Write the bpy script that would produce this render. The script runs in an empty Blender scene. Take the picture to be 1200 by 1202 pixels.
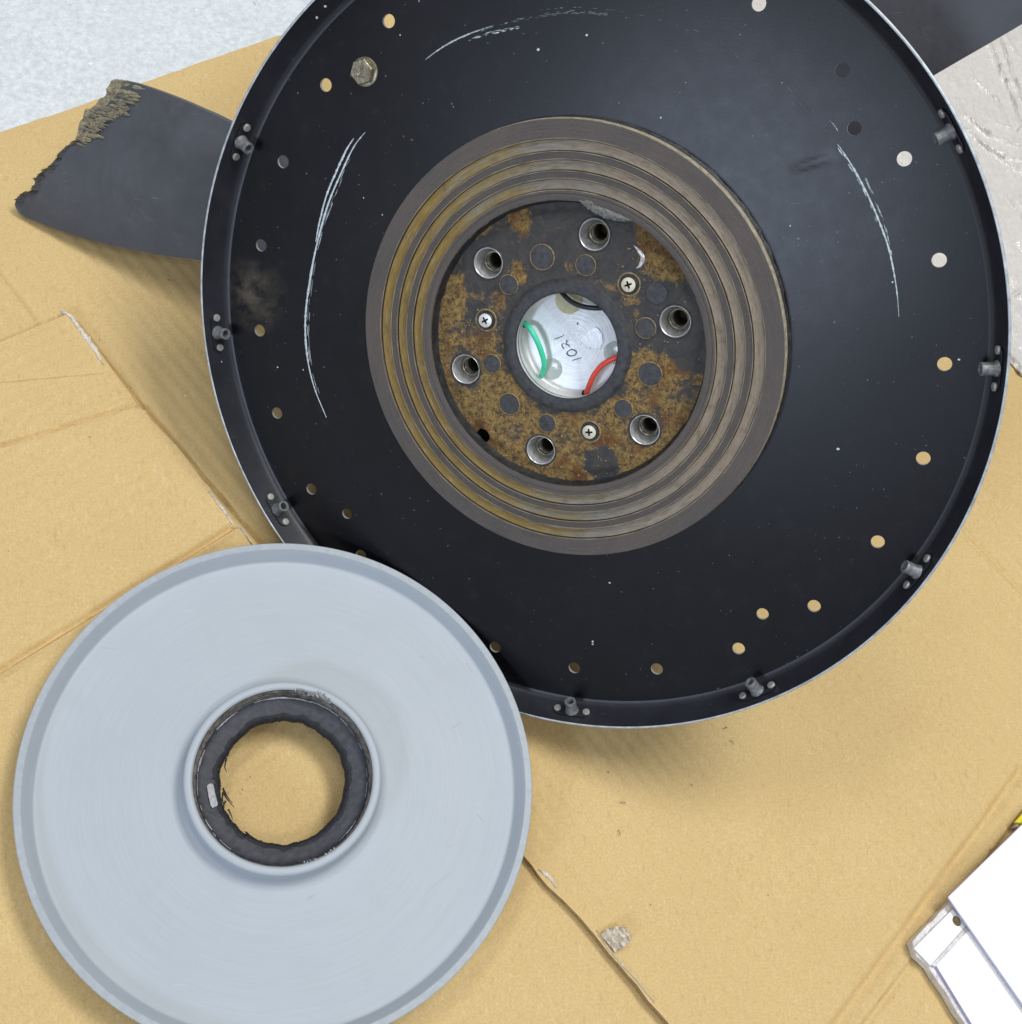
import bpy, bmesh, math, random
from mathutils import Vector, Matrix, noise
from mathutils.geometry import delaunay_2d_cdt
random.seed(7)
PI = math.pi
scene = bpy.context.scene
COL = scene.collection

# ------------------------------------------------------------------ camera
F = 1480.0                              # focal length in px of a 1200 px wide frame
_z = Vector((.207, -.430, 0)); _z.z = -math.sqrt(1 - _z.x**2 - _z.y**2)   # floor normal seen from the camera
_y = Vector((0, -1, 0)); _y = (_y - _y.dot(_z) * _z).normalized()
_x = _y.cross(_z)
M = Matrix((_x, _y, _z))                # camera axes (right, down, forward) -> world
RP = 0.19                               # radius of the back plate (m)
pc = Vector((.1398, -.4057, 3.0622)) * RP
pn = Vector((-.3571, .3174, 0)); pn.z = -math.sqrt(1 - pn.x**2 - pn.y**2)
pu = Vector((1, 0, 0)); pu = (pu - pu.dot(pn) * pn).normalized(); pv = pn.cross(pu)
PH, PU, PV, PN = M @ pc, M @ pu, M @ pv, M @ pn
CAMH = -(PH.z - RP * math.sqrt(1 - PN.z**2)) - .004
CAM = Vector((0, 0, CAMH))
PH = PH + CAM
camd = bpy.data.cameras.new('camera'); cam = bpy.data.objects.new('camera', camd); COL.objects.link(cam)
camd.sensor_fit = 'HORIZONTAL'; camd.sensor_width = 36; camd.lens = 36 * F / 1200
camd.clip_start = .02; camd.clip_end = 60
R3 = Matrix((M @ Vector((1, 0, 0)), M @ Vector((0, -1, 0)), M @ Vector((0, 0, -1)))).transposed()
cam.matrix_world = Matrix.Translation(CAM) @ R3.to_4x4()
scene.camera = cam

# ------------------------------------------------------------------ light (an indoor workshop: one ceiling light, two added fills, one window)
w = bpy.data.worlds.new('World'); scene.world = w; w.use_nodes = True
bg = w.node_tree.nodes['Background']; bg.inputs[0].default_value = (.95, .97, 1.0, 1); bg.inputs[1].default_value = .25
def area(name, loc, target, sx, sy, power, color):
    d = bpy.data.lights.new(name, 'AREA'); d.shape = 'RECTANGLE'; d.size = sx; d.size_y = sy
    d.energy = power; d.color = color
    o = bpy.data.objects.new(name, d); COL.objects.link(o); o.location = loc
    o.rotation_euler = (Vector(target) - Vector(loc)).to_track_quat('-Z', 'Y').to_euler(); return o
area('ceiling_or_fill_light', (.88, .52, 2.4), (0, .2, 0), 1.1, .5, 39, (1, .99, .97))
area('ceiling_or_fill_light', (-.55, .80, 2.5), (0, .2, 0), 1.0, .3, 12, (1, .99, .97))  # added overhead fill that softens and lightens the shadows
area('ceiling_or_fill_light', (.35, -1.0, 2.5), (0, .2, 0), 1.0, .3, 13, (1, .99, .97))  # added fill from the camera side, lightens the shadow under the plate
area('window_light', (-1.42, -1.12, 1.16), (.15, .35, .1), .50, .38, 15, (.68, .80, 1))
scene.view_settings.view_transform = 'Standard'; scene.view_settings.look = 'None'
scene.view_settings.gamma = 1; scene.view_settings.exposure = 0
scene.render.engine = 'CYCLES'

# ------------------------------------------------------------------ helpers
def ray(px, py): return M @ Vector(((px - 600) / F, (py - 601) / F, 1))
def G(px, py, z=0.0):                   # point of a horizontal level
    d = ray(px, py); return CAM + d * ((z - CAMH) / d.z)
def onplane(px, py, o, n):
    d = ray(px, py); return CAM + d * ((o - CAM).dot(n) / d.dot(n))
def P(px, py, h=0.0):                   # point of the back plate's own frame, in plate radii
    q = onplane(px, py, PH + PN * h * RP, PN) - PH
    return Vector((q.dot(PU) / RP, q.dot(PV) / RP, h))
def pol(r, deg, h=0): a = math.radians(deg); return Vector((r * math.cos(a), r * math.sin(a), h))
def obj(name, bm, mats, parent=None, smooth=None, scale=1.0):
    me = bpy.data.meshes.new(name)
    if scale != 1.0: bmesh.ops.scale(bm, vec=(scale,) * 3, verts=bm.verts)
    bm.to_mesh(me); bm.free()
    for m in (mats if isinstance(mats, (list, tuple)) else [mats]): me.materials.append(m)
    o = bpy.data.objects.new(name, me); COL.objects.link(o)
    if parent: o.parent = parent
    if smooth is not None:
        me.shade_smooth()
        if smooth < 180: me.set_sharp_from_angle(angle=math.radians(smooth))
    return o
def tag(o, label=None, cat=None, group=None, kind=None):
    if label: o['label'] = label
    if cat: o['category'] = cat
    if group: o['group'] = group
    if kind: o['kind'] = kind
    return o
def lathe(bm, prof, seg=128, closed=False, mi=0, M4=None, jitter=None):
    rings = []
    for k, (r, z) in enumerate(prof):
        ring = []
        for i in range(seg):
            a = 2 * PI * i / seg
            rr, zz = (r, z) if not jitter else jitter(k, a, r, z)
            v = Vector((rr * math.cos(a), rr * math.sin(a), zz))
            ring.append(bm.verts.new(M4 @ v if M4 else v))
        rings.append(ring)
    n = len(prof)
    for k in range(n if closed else n - 1):
        A, B = rings[k], rings[(k + 1) % n]
        for i in range(seg):
            j = (i + 1) % seg
            f = bm.faces.new((A[i], A[j], B[j], B[i])); f.material_index = mi
    return rings
def capdisc(bm, c, ring):
    v = bm.verts.new(c)
    for i in range(len(ring)): bm.faces.new((ring[i], ring[(i + 1) % len(ring)], v))
def cdt_sheet(outer, holes, pts, zf, thick, mi_side=0, outer_side=True, hole_side=True, quiet=False):
    """flat sheet with outline, holes and inner points; zf(x,y) is the top; extruded down by thick"""
    if sum(a[0] * b[1] - b[0] * a[1] for a, b in zip(outer, list(outer[1:]) + [outer[0]])) < 0: outer = list(outer)[::-1]
    vs = [Vector((p[0], p[1])) for p in outer]; faces = [list(range(len(vs)))]; edges = []
    n0 = len(vs)
    for h in holes:
        b = len(vs); vs += [Vector((p[0], p[1])) for p in h]
        faces.append(list(range(b, len(vs))))
    vs += [Vector((p[0], p[1])) for p in pts]
    ov, oe, of, iv, ie, iff = delaunay_2d_cdt(vs, [], faces, 0, 1e-7)
    def inside(c, poly):
        x, y = c; r = False; j = len(poly) - 1
        for i in range(len(poly)):
            xi, yi = poly[i][0], poly[i][1]; xj, yj = poly[j][0], poly[j][1]
            if (yi > y) != (yj > y) and x < (xj - xi) * (y - yi) / (yj - yi) + xi: r = not r
            j = i
        return r
    bm = bmesh.new(); V = [bm.verts.new((v.x, v.y, zf(v.x, v.y))) for v in ov]
    fo = []
    for k, f in enumerate(of):
        src = iff[k]
        if 0 not in src or any(s > 0 for s in src): continue
        try: fc = bm.faces.new([V[i] for i in f])
        except ValueError: continue
        fc.normal_update()
        if fc.normal.z < 0: fc.normal_flip()
        fo.append(fc)
    for v in [v for v in bm.verts if not v.link_faces]: bm.verts.remove(v)
    if thick:
        be = [e for e in bm.edges if len(e.link_faces) == 1]
        low = {}
        def lo(v):
            if v not in low: low[v] = bm.verts.new((v.co.x, v.co.y, v.co.z - thick))
            return low[v]
        top = list(fo)
        for e in be:
            f = e.link_faces[0]; l = [l for l in f.loops if l.edge == e][0]
            a, b = l.vert, l.link_loop_next.vert
            nf = bm.faces.new((b, a, lo(a), lo(b))); nf.material_index = mi_side
        for f in top:
            bm.faces.new([lo(v) for v in reversed(f.verts)])
    return bm
def circ(cx, cy, r, n=24): return [(cx + r * math.cos(2 * PI * i / n), cy + r * math.sin(2 * PI * i / n)) for i in range(n)]
def tube(bm, pts, r, n=10, cap=True, rf=None):
    pts = [Vector(p) for p in pts]; prev = None; N = None
    rings = []
    for i, p in enumerate(pts):
        t = (pts[min(i + 1, len(pts) - 1)] - pts[max(i - 1, 0)]).normalized()
        if N is None: N = t.orthogonal().normalized()
        N = (N - N.dot(t) * t).normalized(); B = t.cross(N)
        rr = rf(i / (len(pts) - 1)) * r if rf else r
        rings.append([bm.verts.new(p + (N * math.cos(2 * PI * k / n) + B * math.sin(2 * PI * k / n)) * rr) for k in range(n)])
    for A, Bq in zip(rings, rings[1:]):
        for k in range(n): bm.faces.new((A[k], A[(k + 1) % n], Bq[(k + 1) % n], Bq[k]))
    if cap: bm.faces.new(rings[0][::-1]); bm.faces.new(rings[-1])
def spline(pts, n=40):
    pts = [Vector(p) for p in pts]; out = []
    q = [pts[0] * 2 - pts[1]] + pts + [pts[-1] * 2 - pts[-2]]
    for s in range(len(pts) - 1):
        a, b, c, d = q[s:s + 4]; m = max(2, n // (len(pts) - 1))
        for i in range(m):
            t = i / m
            out.append(.5 * ((2 * b) + (c - a) * t + (2 * a - 5 * b + 4 * c - d) * t * t + (3 * b - a - 3 * c + d) * t**3))
    return out + [pts[-1]]
def fn(x, y, z=0, s=1.0): return noise.noise(Vector((x * s, y * s, z)))

# ------------------------------------------------------------------ materials
def srgb(r, g, b): return tuple(((c / 255) / 12.92 if c / 255 <= .04045 else ((c / 255 + .055) / 1.055)**2.4) for c in (r, g, b)) + (1,)
class NT:
    def __init__(s, name, rough=.5, metal=0, spec=.5):
        s.m = bpy.data.materials.new(name); s.m.use_nodes = True; s.t = s.m.node_tree
        s.b = s.t.nodes['Principled BSDF']; s.b.inputs['Roughness'].default_value = rough
        s.b.inputs['Metallic'].default_value = metal; s.b.inputs['Specular IOR Level'].default_value = spec
        s.tc = s.t.nodes.new('ShaderNodeTexCoord').outputs['Object']
    def n(s, ty, **k):
        q = s.t.nodes.new(ty)
        for a, v in k.items():
            if a.startswith('_'): setattr(q, a[1:], v)
            else: q.inputs[a.replace('0', ' ') if a not in q.inputs else a].default_value = v
        return q
    def L(s, a, b): s.t.links.new(a, b)
    def noise(s, scale, detail=4, rough=.55, vec=None, dist=0.0):
        q = s.n('ShaderNodeTexNoise'); q.inputs['Scale'].default_value = scale; q.inputs['Detail'].default_value = detail
        q.inputs['Roughness'].default_value = rough; q.inputs['Distortion'].default_value = dist
        s.L(vec or s.tc, q.inputs['Vector']); return q.outputs['Fac']
    def ramp(s, fac, stops, interp='LINEAR'):
        q = s.n('ShaderNodeValToRGB'); q.color_ramp.interpolation = interp; e = q.color_ramp.elements
        for i, (p, c) in enumerate(stops):
            if i > 1: e.new(p)
            e[i].position = p
            e[i].color = c if len(c) == 4 else (*c, 1)
        s.L(fac, q.inputs[0]); return q.outputs['Color']
    def val(s, fac, a, b, c=0.0, d=1.0):
        q = s.n('ShaderNodeMapRange'); q.clamp = True
        for i, v in enumerate((a, b, c, d)): q.inputs[i + 1].default_value = v
        s.L(fac, q.inputs[0]); return q.outputs[0]
    def mix(s, fac, a, b, mode='MIX'):
        q = s.n('ShaderNodeMix'); q.data_type = 'RGBA'; q.blend_type = mode
        for sock, v in ((q.inputs[0], fac), (q.inputs[6], a), (q.inputs[7], b)):
            if hasattr(v, 'links'): s.L(v, sock)
            else: sock.default_value = v if not isinstance(v, tuple) or len(v) == 4 else (*v, 1)
        return q.outputs[2]
    def math(s, op, a, b=0.0):
        q = s.n('ShaderNodeMath'); q.operation = op
        for sock, v in ((q.inputs[0], a), (q.inputs[1], b)):
            if hasattr(v, 'links'): s.L(v, sock)
            else: sock.default_value = v
        return q.outputs[0]
    def bump(s, h, dist, strength=1.0, prev=None):
        q = s.n('ShaderNodeBump'); q.inputs['Distance'].default_value = dist; q.inputs['Strength'].default_value = strength
        s.L(h, q.inputs['Height'])
        if prev: s.L(prev, q.inputs['Normal'])
        s.L(q.outputs[0], s.b.inputs['Normal']); return q.outputs[0]
    def color(s, c): s.L(c, s.b.inputs['Base Color']) if hasattr(c, 'links') else setattr(s.b.inputs['Base Color'], 'default_value', c if len(c) == 4 else (*c, 1))
    def rough(s, c): s.L(c, s.b.inputs['Roughness'])
    def mapping(s, scale=(1, 1, 1), rot=0.0):
        q = s.n('ShaderNodeMapping'); q.inputs['Scale'].default_value = scale; q.inputs['Rotation'].default_value = (0, 0, rot)
        s.L(s.tc, q.inputs['Vector']); return q.outputs[0]
    def polar(s):                       # radius and angle about the local z axis
        sp = s.n('ShaderNodeSeparateXYZ'); s.L(s.tc, sp.inputs[0])
        r = s.math('SQRT', s.math('ADD', s.math('MULTIPLY', sp.outputs[0], sp.outputs[0]), s.math('MULTIPLY', sp.outputs[1], sp.outputs[1])))
        a = s.math('ARCTAN2', sp.outputs[1], sp.outputs[0]); return r, a, sp
def plain(name, col, rough=.5, metal=0, var=.12, scale=300, spec=.5, bump=0.0):
    m = NT(name, rough, metal, spec); n_ = m.noise(scale, 4)
    a = tuple(c * (1 - var) for c in col); b = tuple(min(1, c * (1 + var)) for c in col)
    m.color(m.ramp(n_, [(.3, a), (.7, b)]))
    if bump: m.bump(n_, bump)
    return m.m

def cardboard_mat(name, rot):
    m = NT(name, .85, 0, .25)
    f1 = m.noise(850, 3, .75); f2 = m.noise(420, 3, .6, m.mapping((1, .35, 1), rot)); f3 = m.noise(14, 4, .6); f4 = m.noise(95, 4, .6)
    c = m.mix(m.val(f1, .28, .72), (.545, .388, .166), (.70, .530, .264))
    c = m.mix(m.val(f2, .60, .76, 0, .45), c, (.76, .62, .40))
    c = m.mix(m.val(f2, .30, .40, .35, 0), c, (.44, .295, .14))
    c = m.mix(m.val(f4, .62, .8, 0, .30), c, (.52, .345, .145))
    c = m.mix(m.val(f3, .35, .72, 0, .22), c, (.53, .355, .155))
    sp = m.noise(330, 1, .4); c = m.mix(m.val(sp, .80, .84, 0, .8), c, (.16, .10, .06))
    m.color(c)
    wv = m.n('ShaderNodeTexWave'); wv.inputs['Scale'].default_value = 42; wv.inputs['Distortion'].default_value = .6; wv.bands_direction = 'X'
    m.L(m.mapping((1, 1, 1), rot), wv.inputs['Vector'])
    b = m.bump(wv.outputs['Fac'], .0004, .7); m.bump(f1, .00025, .5, b)
    return m.m
MAT = {}
MAT['card'] = cardboard_mat('cardboard_face', math.radians(-35))
MAT['card_low'] = cardboard_mat('cardboard_face_panel', math.radians(55))
MAT['card_edge'] = plain('cardboard_cut_edge', (.36, .25, .12), .9, 0, .3, 500, bump=.0006)
MAT['liner'] = plain('torn_paper_liner', (.66, .60, .50), .9, 0, .25, 700, bump=.0005)
def concrete():
    m = NT('concrete_floor_paint', .55, 0, .4)
    a = m.noise(260, 4, .7); b = m.noise(22, 5, .6); c_ = m.noise(700, 2, .6)
    c = m.mix(m.val(a, .36, .64), (.57, .62, .655), (.75, .80, .83))
    c = m.mix(m.val(b, .35, .7, 0, .35), c, (.62, .66, .68))
    c = m.mix(m.val(c_, .62, .72, 0, .7), c, (.86, .88, .90))
    c = m.mix(m.val(m.noise(150, 1), .74, .77, 0, .8), c, (.93, .94, .95))
    c = m.mix(m.val(m.noise(90, 6, .7), .66, .8, 0, .4), c, (.38, .40, .41))
    m.color(c); m.bump(a, .0012, .6); return m.m
MAT['concrete'] = concrete()
def wrap():
    m = NT('white_packing_film', .20, 0, .6); a = m.noise(55, 5, .6, m.mapping((1, .22, 1), math.radians(-58))); b = m.noise(300, 4)
    m.color(m.mix(m.val(b, .3, .7), (.62, .60, .57), (.71, .69, .66)))
    q = m.bump(a, .007, .9); m.bump(b, .0006, .5, q); return m.m
MAT['wrap'] = wrap()
def black_paint():
    m = NT('black_plate_paint', .29, 0, .33); r, a, sp = m.polar()
    big = m.noise(16, 5, .6); fine = m.noise(900, 2, .6); mid = m.noise(110, 5, .65)
    c = m.mix(m.val(big, .3, .7), (.0030, .0028, .0046), (.0052, .0050, .0080))
    c = m.mix(m.val(mid, .58, .8, 0, .25), c, (.035, .033, .030))
    c = m.mix(m.val(m.noise(500, 1, .5), .755, .79, 0, .8), c, (.12, .12, .12))
    hv = m.n('ShaderNodeCombineXYZ'); m.L(m.math('MULTIPLY', r, 2200), hv.inputs[0]); m.L(m.math('MULTIPLY', a, 7), hv.inputs[1])
    hair = m.noise(1, 3, .65, hv.outputs[0]); c = m.mix(m.math('MULTIPLY', m.val(hair, .66, .74), m.val(big, .45, .62, 0, .5)), c, (.045, .05, .058))
    hx = m.noise(900, 2, .6, m.mapping((.05, 1.3, 1), .8)); c = m.mix(m.math('MULTIPLY', m.val(hx, .72, .76), m.val(m.noise(23, 3), .5, .64, 0, .55)), c, (.08, .085, .09))
    # rubbed dusty patch near the left edge
    vm = m.n('ShaderNodeVectorMath'); vm.operation = 'DISTANCE'; m.L(m.tc, vm.inputs[0]); d = P(297, 345); vm.inputs[1].default_value = d * RP
    pt = m.math('MULTIPLY', m.val(vm.outputs[1 if len(vm.outputs) > 1 else 0], .002, .021, 1, 0), m.val(mid, .38, .62))
    c = m.mix(m.math('MULTIPLY', pt, .6), c, (.13, .11, .08))
    m.color(c); m.rough(m.val(mid, .3, .7, .31, .345)); b = m.bump(fine, .00003, .4); m.bump(m.noise(7, 1, .4), .0010, .3, b); return m.m
MAT['black'] = black_paint()
def wall_paint():
    m = NT('rubbed_lit_rim_paint', .42, 0, .5); a = m.noise(60, 5, .6); c = m.mix(m.val(a, .3, .7), (.012, .013, .019), (.021, .023, .031))  # base lightened so the colour carries the rim wall's lit sheen
    m.color(m.mix(m.val(m.noise(240, 5, .7), .62, .8, 0, .5), c, (.09, .09, .09))); return m.m
MAT['wall'] = wall_paint()
def blade_m():
    m = NT('charcoal_blade_paint', .48, 0, .5); a = m.noise(26, 5, .6, None, .4); b = m.noise(700, 3)
    c = m.mix(m.val(a, .3, .72), (.050, .054, .066), (.078, .084, .100))
    c = m.mix(m.val(m.noise(70, 6, .75), .55, .75, 0, .35), c, (.13, .13, .135)); hb_ = m.noise(800, 2, .6, m.mapping((.08, 1.2, 1), -.3)); c = m.mix(m.math('MULTIPLY', m.val(hb_, .69, .74), m.val(m.noise(25, 3), .48, .62, 0, .6)), c, (.20, .21, .22))
    m.color(c); q = m.bump(b, .0001, .5); m.bump(a, .002, .4, q); return m.m
MAT['blade'] = blade_m()
def frac():
    m = NT('splintered_wood_composite', .9, 0, .2); a = m.math('ADD', m.math('MULTIPLY', m.noise(260, 6, .75, m.mapping((.22, 1.7, 1), .30)), .6), m.math('MULTIPLY', m.noise(500, 4, .7), .4))
    m.color(m.ramp(a, [(.34, (.07, .067, .065)), (.45, (.19, .175, .14)), (.55, (.30, .27, .18)), (.66, (.52, .46, .24))])); m.bump(a, .0022); return m.m
MAT['frac'] = frac()
def insul(nm, k_):
    m = NT(nm, .62, 0, .4); r, a, sp = m.polar()
    v = m.n('ShaderNodeCombineXYZ'); m.L(m.math('MULTIPLY', r, 2600), v.inputs[0]); m.L(m.math('MULTIPLY', a, 5), v.inputs[1])
    gro = m.noise(1, 3, .6, v.outputs[0]); n1 = m.noise(40, 5, .65); n2 = m.noise(800, 3, .7)
    c = m.mix(m.val(m.noise(28, 6, .7), .35, .65), (.072 * k_, .066 * k_, .064 * k_), (.112 * k_, .086 * k_, .082 * k_))
    c = m.mix(m.val(gro, .35, .7, 0, .5), c, (.15 * k_, .135 * k_, .12 * k_))
    c = m.mix(m.val(n2, .5, .75, 0, .4), c, (.14, .125, .11))
    m.color(c); m.bump(gro, .0002, .6); return m.m
MAT['insul'] = insul('brown_phenolic_face', .84)
MAT['land'] = insul('dark_phenolic_land', .72)
def ringm():
    m = NT('tarnished_brass_track', .45, .35, .5); r, a, sp = m.polar()
    v = m.n('ShaderNodeCombineXYZ'); m.L(m.math('MULTIPLY', r, 4200), v.inputs[0]); m.L(m.math('MULTIPLY', a, 3), v.inputs[1])
    gro = m.noise(1, 3, .6, v.outputs[0])
    v2 = m.n('ShaderNodeCombineXYZ'); m.L(m.math('MULTIPLY', r, 220), v2.inputs[0]); m.L(m.math('MULTIPLY', a, 1.3), v2.inputs[1])
    lo = m.noise(1.5, 4, .6, v2.outputs[0]); n2 = m.noise(160, 5, .7)
    # greyer wear on the upper right sweep, golden tarnish on the lower left one
    dv = m.n('ShaderNodeVectorMath'); dv.operation = 'DOT_PRODUCT'; m.L(m.tc, dv.inputs[0]); dv.inputs[1].default_value = (-9.5, -1.8, 0)
    g = m.math('ADD', m.math('MULTIPLY', m.math('SUBTRACT', lo, .5), 1.7), m.math('ADD', dv.outputs['Value'], .44))
    c = m.ramp(g, [(0, (.33, .26, .19)), (.40, (.26, .245, .22)), (.60, (.30, .23, .115)), (.85, (.30, .19, .035))])
    c = m.mix(m.val(n2, .54, .70, 0, .6), c, (.13, .095, .045))
    c = m.mix(m.val(gro, .3, .7, 0, .30), c, (.075, .070, .065))
    v3 = m.n('ShaderNodeCombineXYZ'); m.L(m.math('MULTIPLY', r, 900), v3.inputs[0]); m.L(m.math('MULTIPLY', a, 9), v3.inputs[1])
    arc = m.noise(1, 4, .7, v3.outputs[0])
    c = m.mix(m.val(arc, .52, .62, 0, .55), c, (.15, .115, .055)); c = m.mix(m.val(arc, .44, .36, 0, .5), c, (.34, .31, .27))
    c = m.mix(m.val(gro, .66, .8, 0, .35), c, (.38, .34, .26))
    m.color(c); m.bump(gro, .00025, .7); return m.m
MAT['ring'] = ringm()
def rust():
    m = NT('rusted_hub_face', .62, .1, .45)
    big = m.noise(30, 6, .65, None, 1.6); mid = m.noise(120, 7, .75, None, 1.2); fine = m.noise(520, 5, .8, None, .5)
    r, a, sp = m.polar()
    bias = m.math('ADD', m.math('MULTIPLY', sp.outputs[1], -1.5), m.math('MULTIPLY', m.val(r, .024, .037, -1.0, 0), .35))
    fld = m.math('ADD', m.math('ADD', m.math('MULTIPLY', big, .65), m.math('MULTIPLY', mid, .55)), bias)
    def blob(px, py, r0, amp):
        q = m.n('ShaderNodeVectorMath'); q.operation = 'DISTANCE'; m.L(m.tc, q.inputs[0]); q.inputs[1].default_value = P(px, py, .0152) * RP
        return m.val(q.outputs['Value'], r0 * RP * .45, r0 * RP, amp, 0)
    for px, py, r0, amp in ((573, 308, .085, -.30), (698, 275, .10, -.40), (660, 262, .09, -.22), (792, 377, .095, -.36), (815, 410, .07, -.30), (757, 504, .06, -.12), (547, 433, .055, -.22), (635, 529, .05, -.06), (705, 545, .06, -.42), (720, 300, .07, -.25),
                             (637, 302, .07, -.22), (600, 505, .045, -.25), (805, 460, .05, -.15), (560, 350, .06, -.1), (785, 290, .085, .38), (765, 262, .05, .3), (525, 350, .06, .22), (580, 500, .10, .22), (660, 560, .09, .22), (745, 430, .06, .15), (590, 455, .07, .2), (600, 320, .05, .2), (560, 262, .045, .30), (610, 258, .035, .25), (770, 540, .06, .2)):
        fld = m.math('ADD', fld, blob(px, py, r0, amp))
    fld = m.math('ADD', fld, m.math('MULTIPLY', m.math('SUBTRACT', m.noise(330, 4, .7), .5), .35))
    mask = m.val(fld, .495, .60)
    base = m.mix(m.val(mid, .3, .7), (.022, .024, .030), (.070, .062, .054))
    rc = m.ramp(fine, [(.30, (.035, .020, .012)), (.41, (.11, .065, .026)), (.50, (.23, .15, .055)), (.60, (.34, .22, .07)), (.72, (.50, .31, .09))])
    red = m.mix(m.val(m.math('ADD', m.noise(60, 4), blob(788, 290, .09, .14)), .54, .66, 0, .8), rc, (.13, .045, .012))
    c = m.mix(m.math('MULTIPLY', mask, m.val(fine, .30, .50, .30, .95)), base, red)
    vein = m.noise(210, 6, .8, m.mapping((1, .45, 1), .9), 2.0)
    c = m.mix(m.math('MULTIPLY', m.val(vein, .60, .68), m.val(mask, 0, 1, .12, .75)), c, (.46, .27, .06))
    c = m.mix(m.math('MULTIPLY', m.val(vein, .40, .33), .65), c, (.020, .019, .022))
    c = m.mix(m.val(m.noise(75, 5, .6), .60, .72, 0, .55), c, (.022, .026, .036))
    m.color(c); m.rough(m.val(mask, 0, 1, .45, .85)); b = m.bump(fine, .0004, .7); m.bump(mid, .0009, .6, b); return m.m
MAT['rust'] = rust()
MAT['dark_steel'] = plain('dark_oily_steel', (.034, .034, .037), .5, .1, .5, 420, bump=.0001)
MAT['rim'] = plain('bare_aluminium_lip', (.46, .50, .54), .42, .3, .3, 260)
MAT['tan_edge'] = plain('phenolic_cut_edge', (.34, .31, .23), .7, 0, .35, 330, bump=.0004)
MAT['grooveline'] = plain('tarnished_groove_line', (.20, .17, .115), .6, 0, .5, 120)
MAT['ring_black'] = plain('black_ring_wall', (.018, .019, .022), .55, 0, .5, 300, bump=.0006)
MAT['rivet'] = plain('grey_rivet', (.36, .36, .34), .5, .4, .25, 600)
MAT['nutsteel'] = plain('dull_plated_steel', (.17, .18, .19), .42, .25, .4, 500, bump=.0001)
MAT['chrome'] = plain('bright_bushing_steel', (.62, .63, .64), .30, .45, .3, 400)
MAT['thread'] = plain('dark_threaded_bore', (.10, .088, .05), .5, .4, .5, 600)
MAT['screw'] = plain('pale_zinc_screw', (.62, .59, .45), .45, .25, .18, 500)
MAT['screw_w'] = plain('grey_zinc_screw', (.66, .66, .64), .4, .3, .15, 500)
MAT['bolt'] = plain('yellow_zinc_bolt', (.27, .24, .17), .35, .65, .4, 350, bump=.0003)
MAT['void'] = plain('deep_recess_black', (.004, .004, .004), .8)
MAT['halo'] = plain('rust_ring_stain', (.26, .19, .095), .8, 0, .5, 600, bump=.0004)
MAT['green'] = plain('green_wire_insulation', (.05, .62, .36), .35, 0, .08, 200)
MAT['red'] = plain('red_wire_insulation', (.72, .075, .045), .35, 0, .08, 200)
MAT['blackwire'] = plain('black_wire_insulation', (.012, .012, .018), .35, 0, .2, 200)
MAT['ink'] = plain('pen_ink', (.07, .05, .06), .7)
MAT['potting'] = plain('cream_potting_compound', (.56, .53, .34), .5, 0, .14, 300)
MAT['scratch_faint'] = plain('faint_rubbed_scratch', (.17, .20, .22), .5, 0, .4, 900)
MAT['scratch'] = plain('bare_metal_scratch', (.50, .57, .60), .45, .2, .3, 900)
MAT['dust'] = plain('grey_lint', (.17, .17, .165), .9, 0, .4, 800, bump=.0008)
def alu():
    m = NT('turned_aluminium', .36, .35, .5); r, a, sp = m.polar()
    v = m.n('ShaderNodeCombineXYZ'); m.L(m.math('MULTIPLY', r, 1500), v.inputs[0]); m.L(m.math('MULTIPLY', a, 1.2), v.inputs[1])
    gro = m.noise(1, 3, .6, v.outputs[0])
    n1 = m.noise(70, 5, .6)
    c = m.mix(m.val(gro, .3, .7), (.66, .68, .70), (.80, .82, .83)); c = m.mix(m.val(n1, .35, .7, 0, .4), c, (.60, .60, .60))
    v4 = m.n('ShaderNodeCombineXYZ'); m.L(m.math('MULTIPLY', m.math('SINE', a), 1.6), v4.inputs[0]); m.L(m.math('MULTIPLY', m.math('COSINE', a), 1.6), v4.inputs[1])
    c = m.mix(m.val(m.noise(1.3, 3, .6, v4.outputs[0]), .38, .66, 0, .5), c, (.46, .47, .48))  # angular dark streaks painted in for the turned metal's reflections
    m.color(c); m.bump(gro, .0002, .5); return m.m
MAT['alu'] = alu()
def clear_pot():
    m = NT('clear_potting_resin', .12, 0, .6); m.color((.80, .86, .82)); m.b.inputs['Transmission Weight'].default_value = .65; m.b.inputs['IOR'].default_value = 1.4; return m.m
MAT['resin'] = clear_pot()
def greypaint():
    m = NT('pale_grey_disc_paint', .5, 0, .45); r, a, sp = m.polar()
    v = m.n('ShaderNodeCombineXYZ'); m.L(m.math('MULTIPLY', r, 900), v.inputs[0]); m.L(m.math('MULTIPLY', a, 2.0), v.inputs[1])
    gro = m.noise(1, 3, .6, v.outputs[0]); n1 = m.noise(26, 4, .6); n3 = m.noise(900, 2)
    c = m.mix(m.val(gro, .3, .7), (.374, .422, .470), (.406, .454, .502))
    c = m.mix(m.val(n1, .45, .75, 0, .35), c, (.345, .392, .440))
    c = m.mix(m.val(n3, .35, .65, 0, .10), c, (.46, .50, .55))
    c = m.mix(m.val(m.noise(48, 6, .7), .60, .74, 0, .34), c, (.35, .385, .41))
    hs = m.noise(620, 2, .6, m.mapping((.06, 1.2, 1), .75)); c = m.mix(m.math('MULTIPLY', m.val(hs, .72, .76), m.val(m.noise(30, 3), .5, .62, 0, .6)), c, (.60, .65, .70))
    c = m.mix(m.val(m.noise(160, 3, .6), .73, .76, 0, .35), c, (.28, .30, .32))
    m.color(c); m.bump(gro, .00008, .6); return m.m
MAT['grey'] = greypaint()
MAT['greylip'] = plain('pale_grey_disc_lip', (.350, .392, .430), .5, 0, .08, 300)
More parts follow.
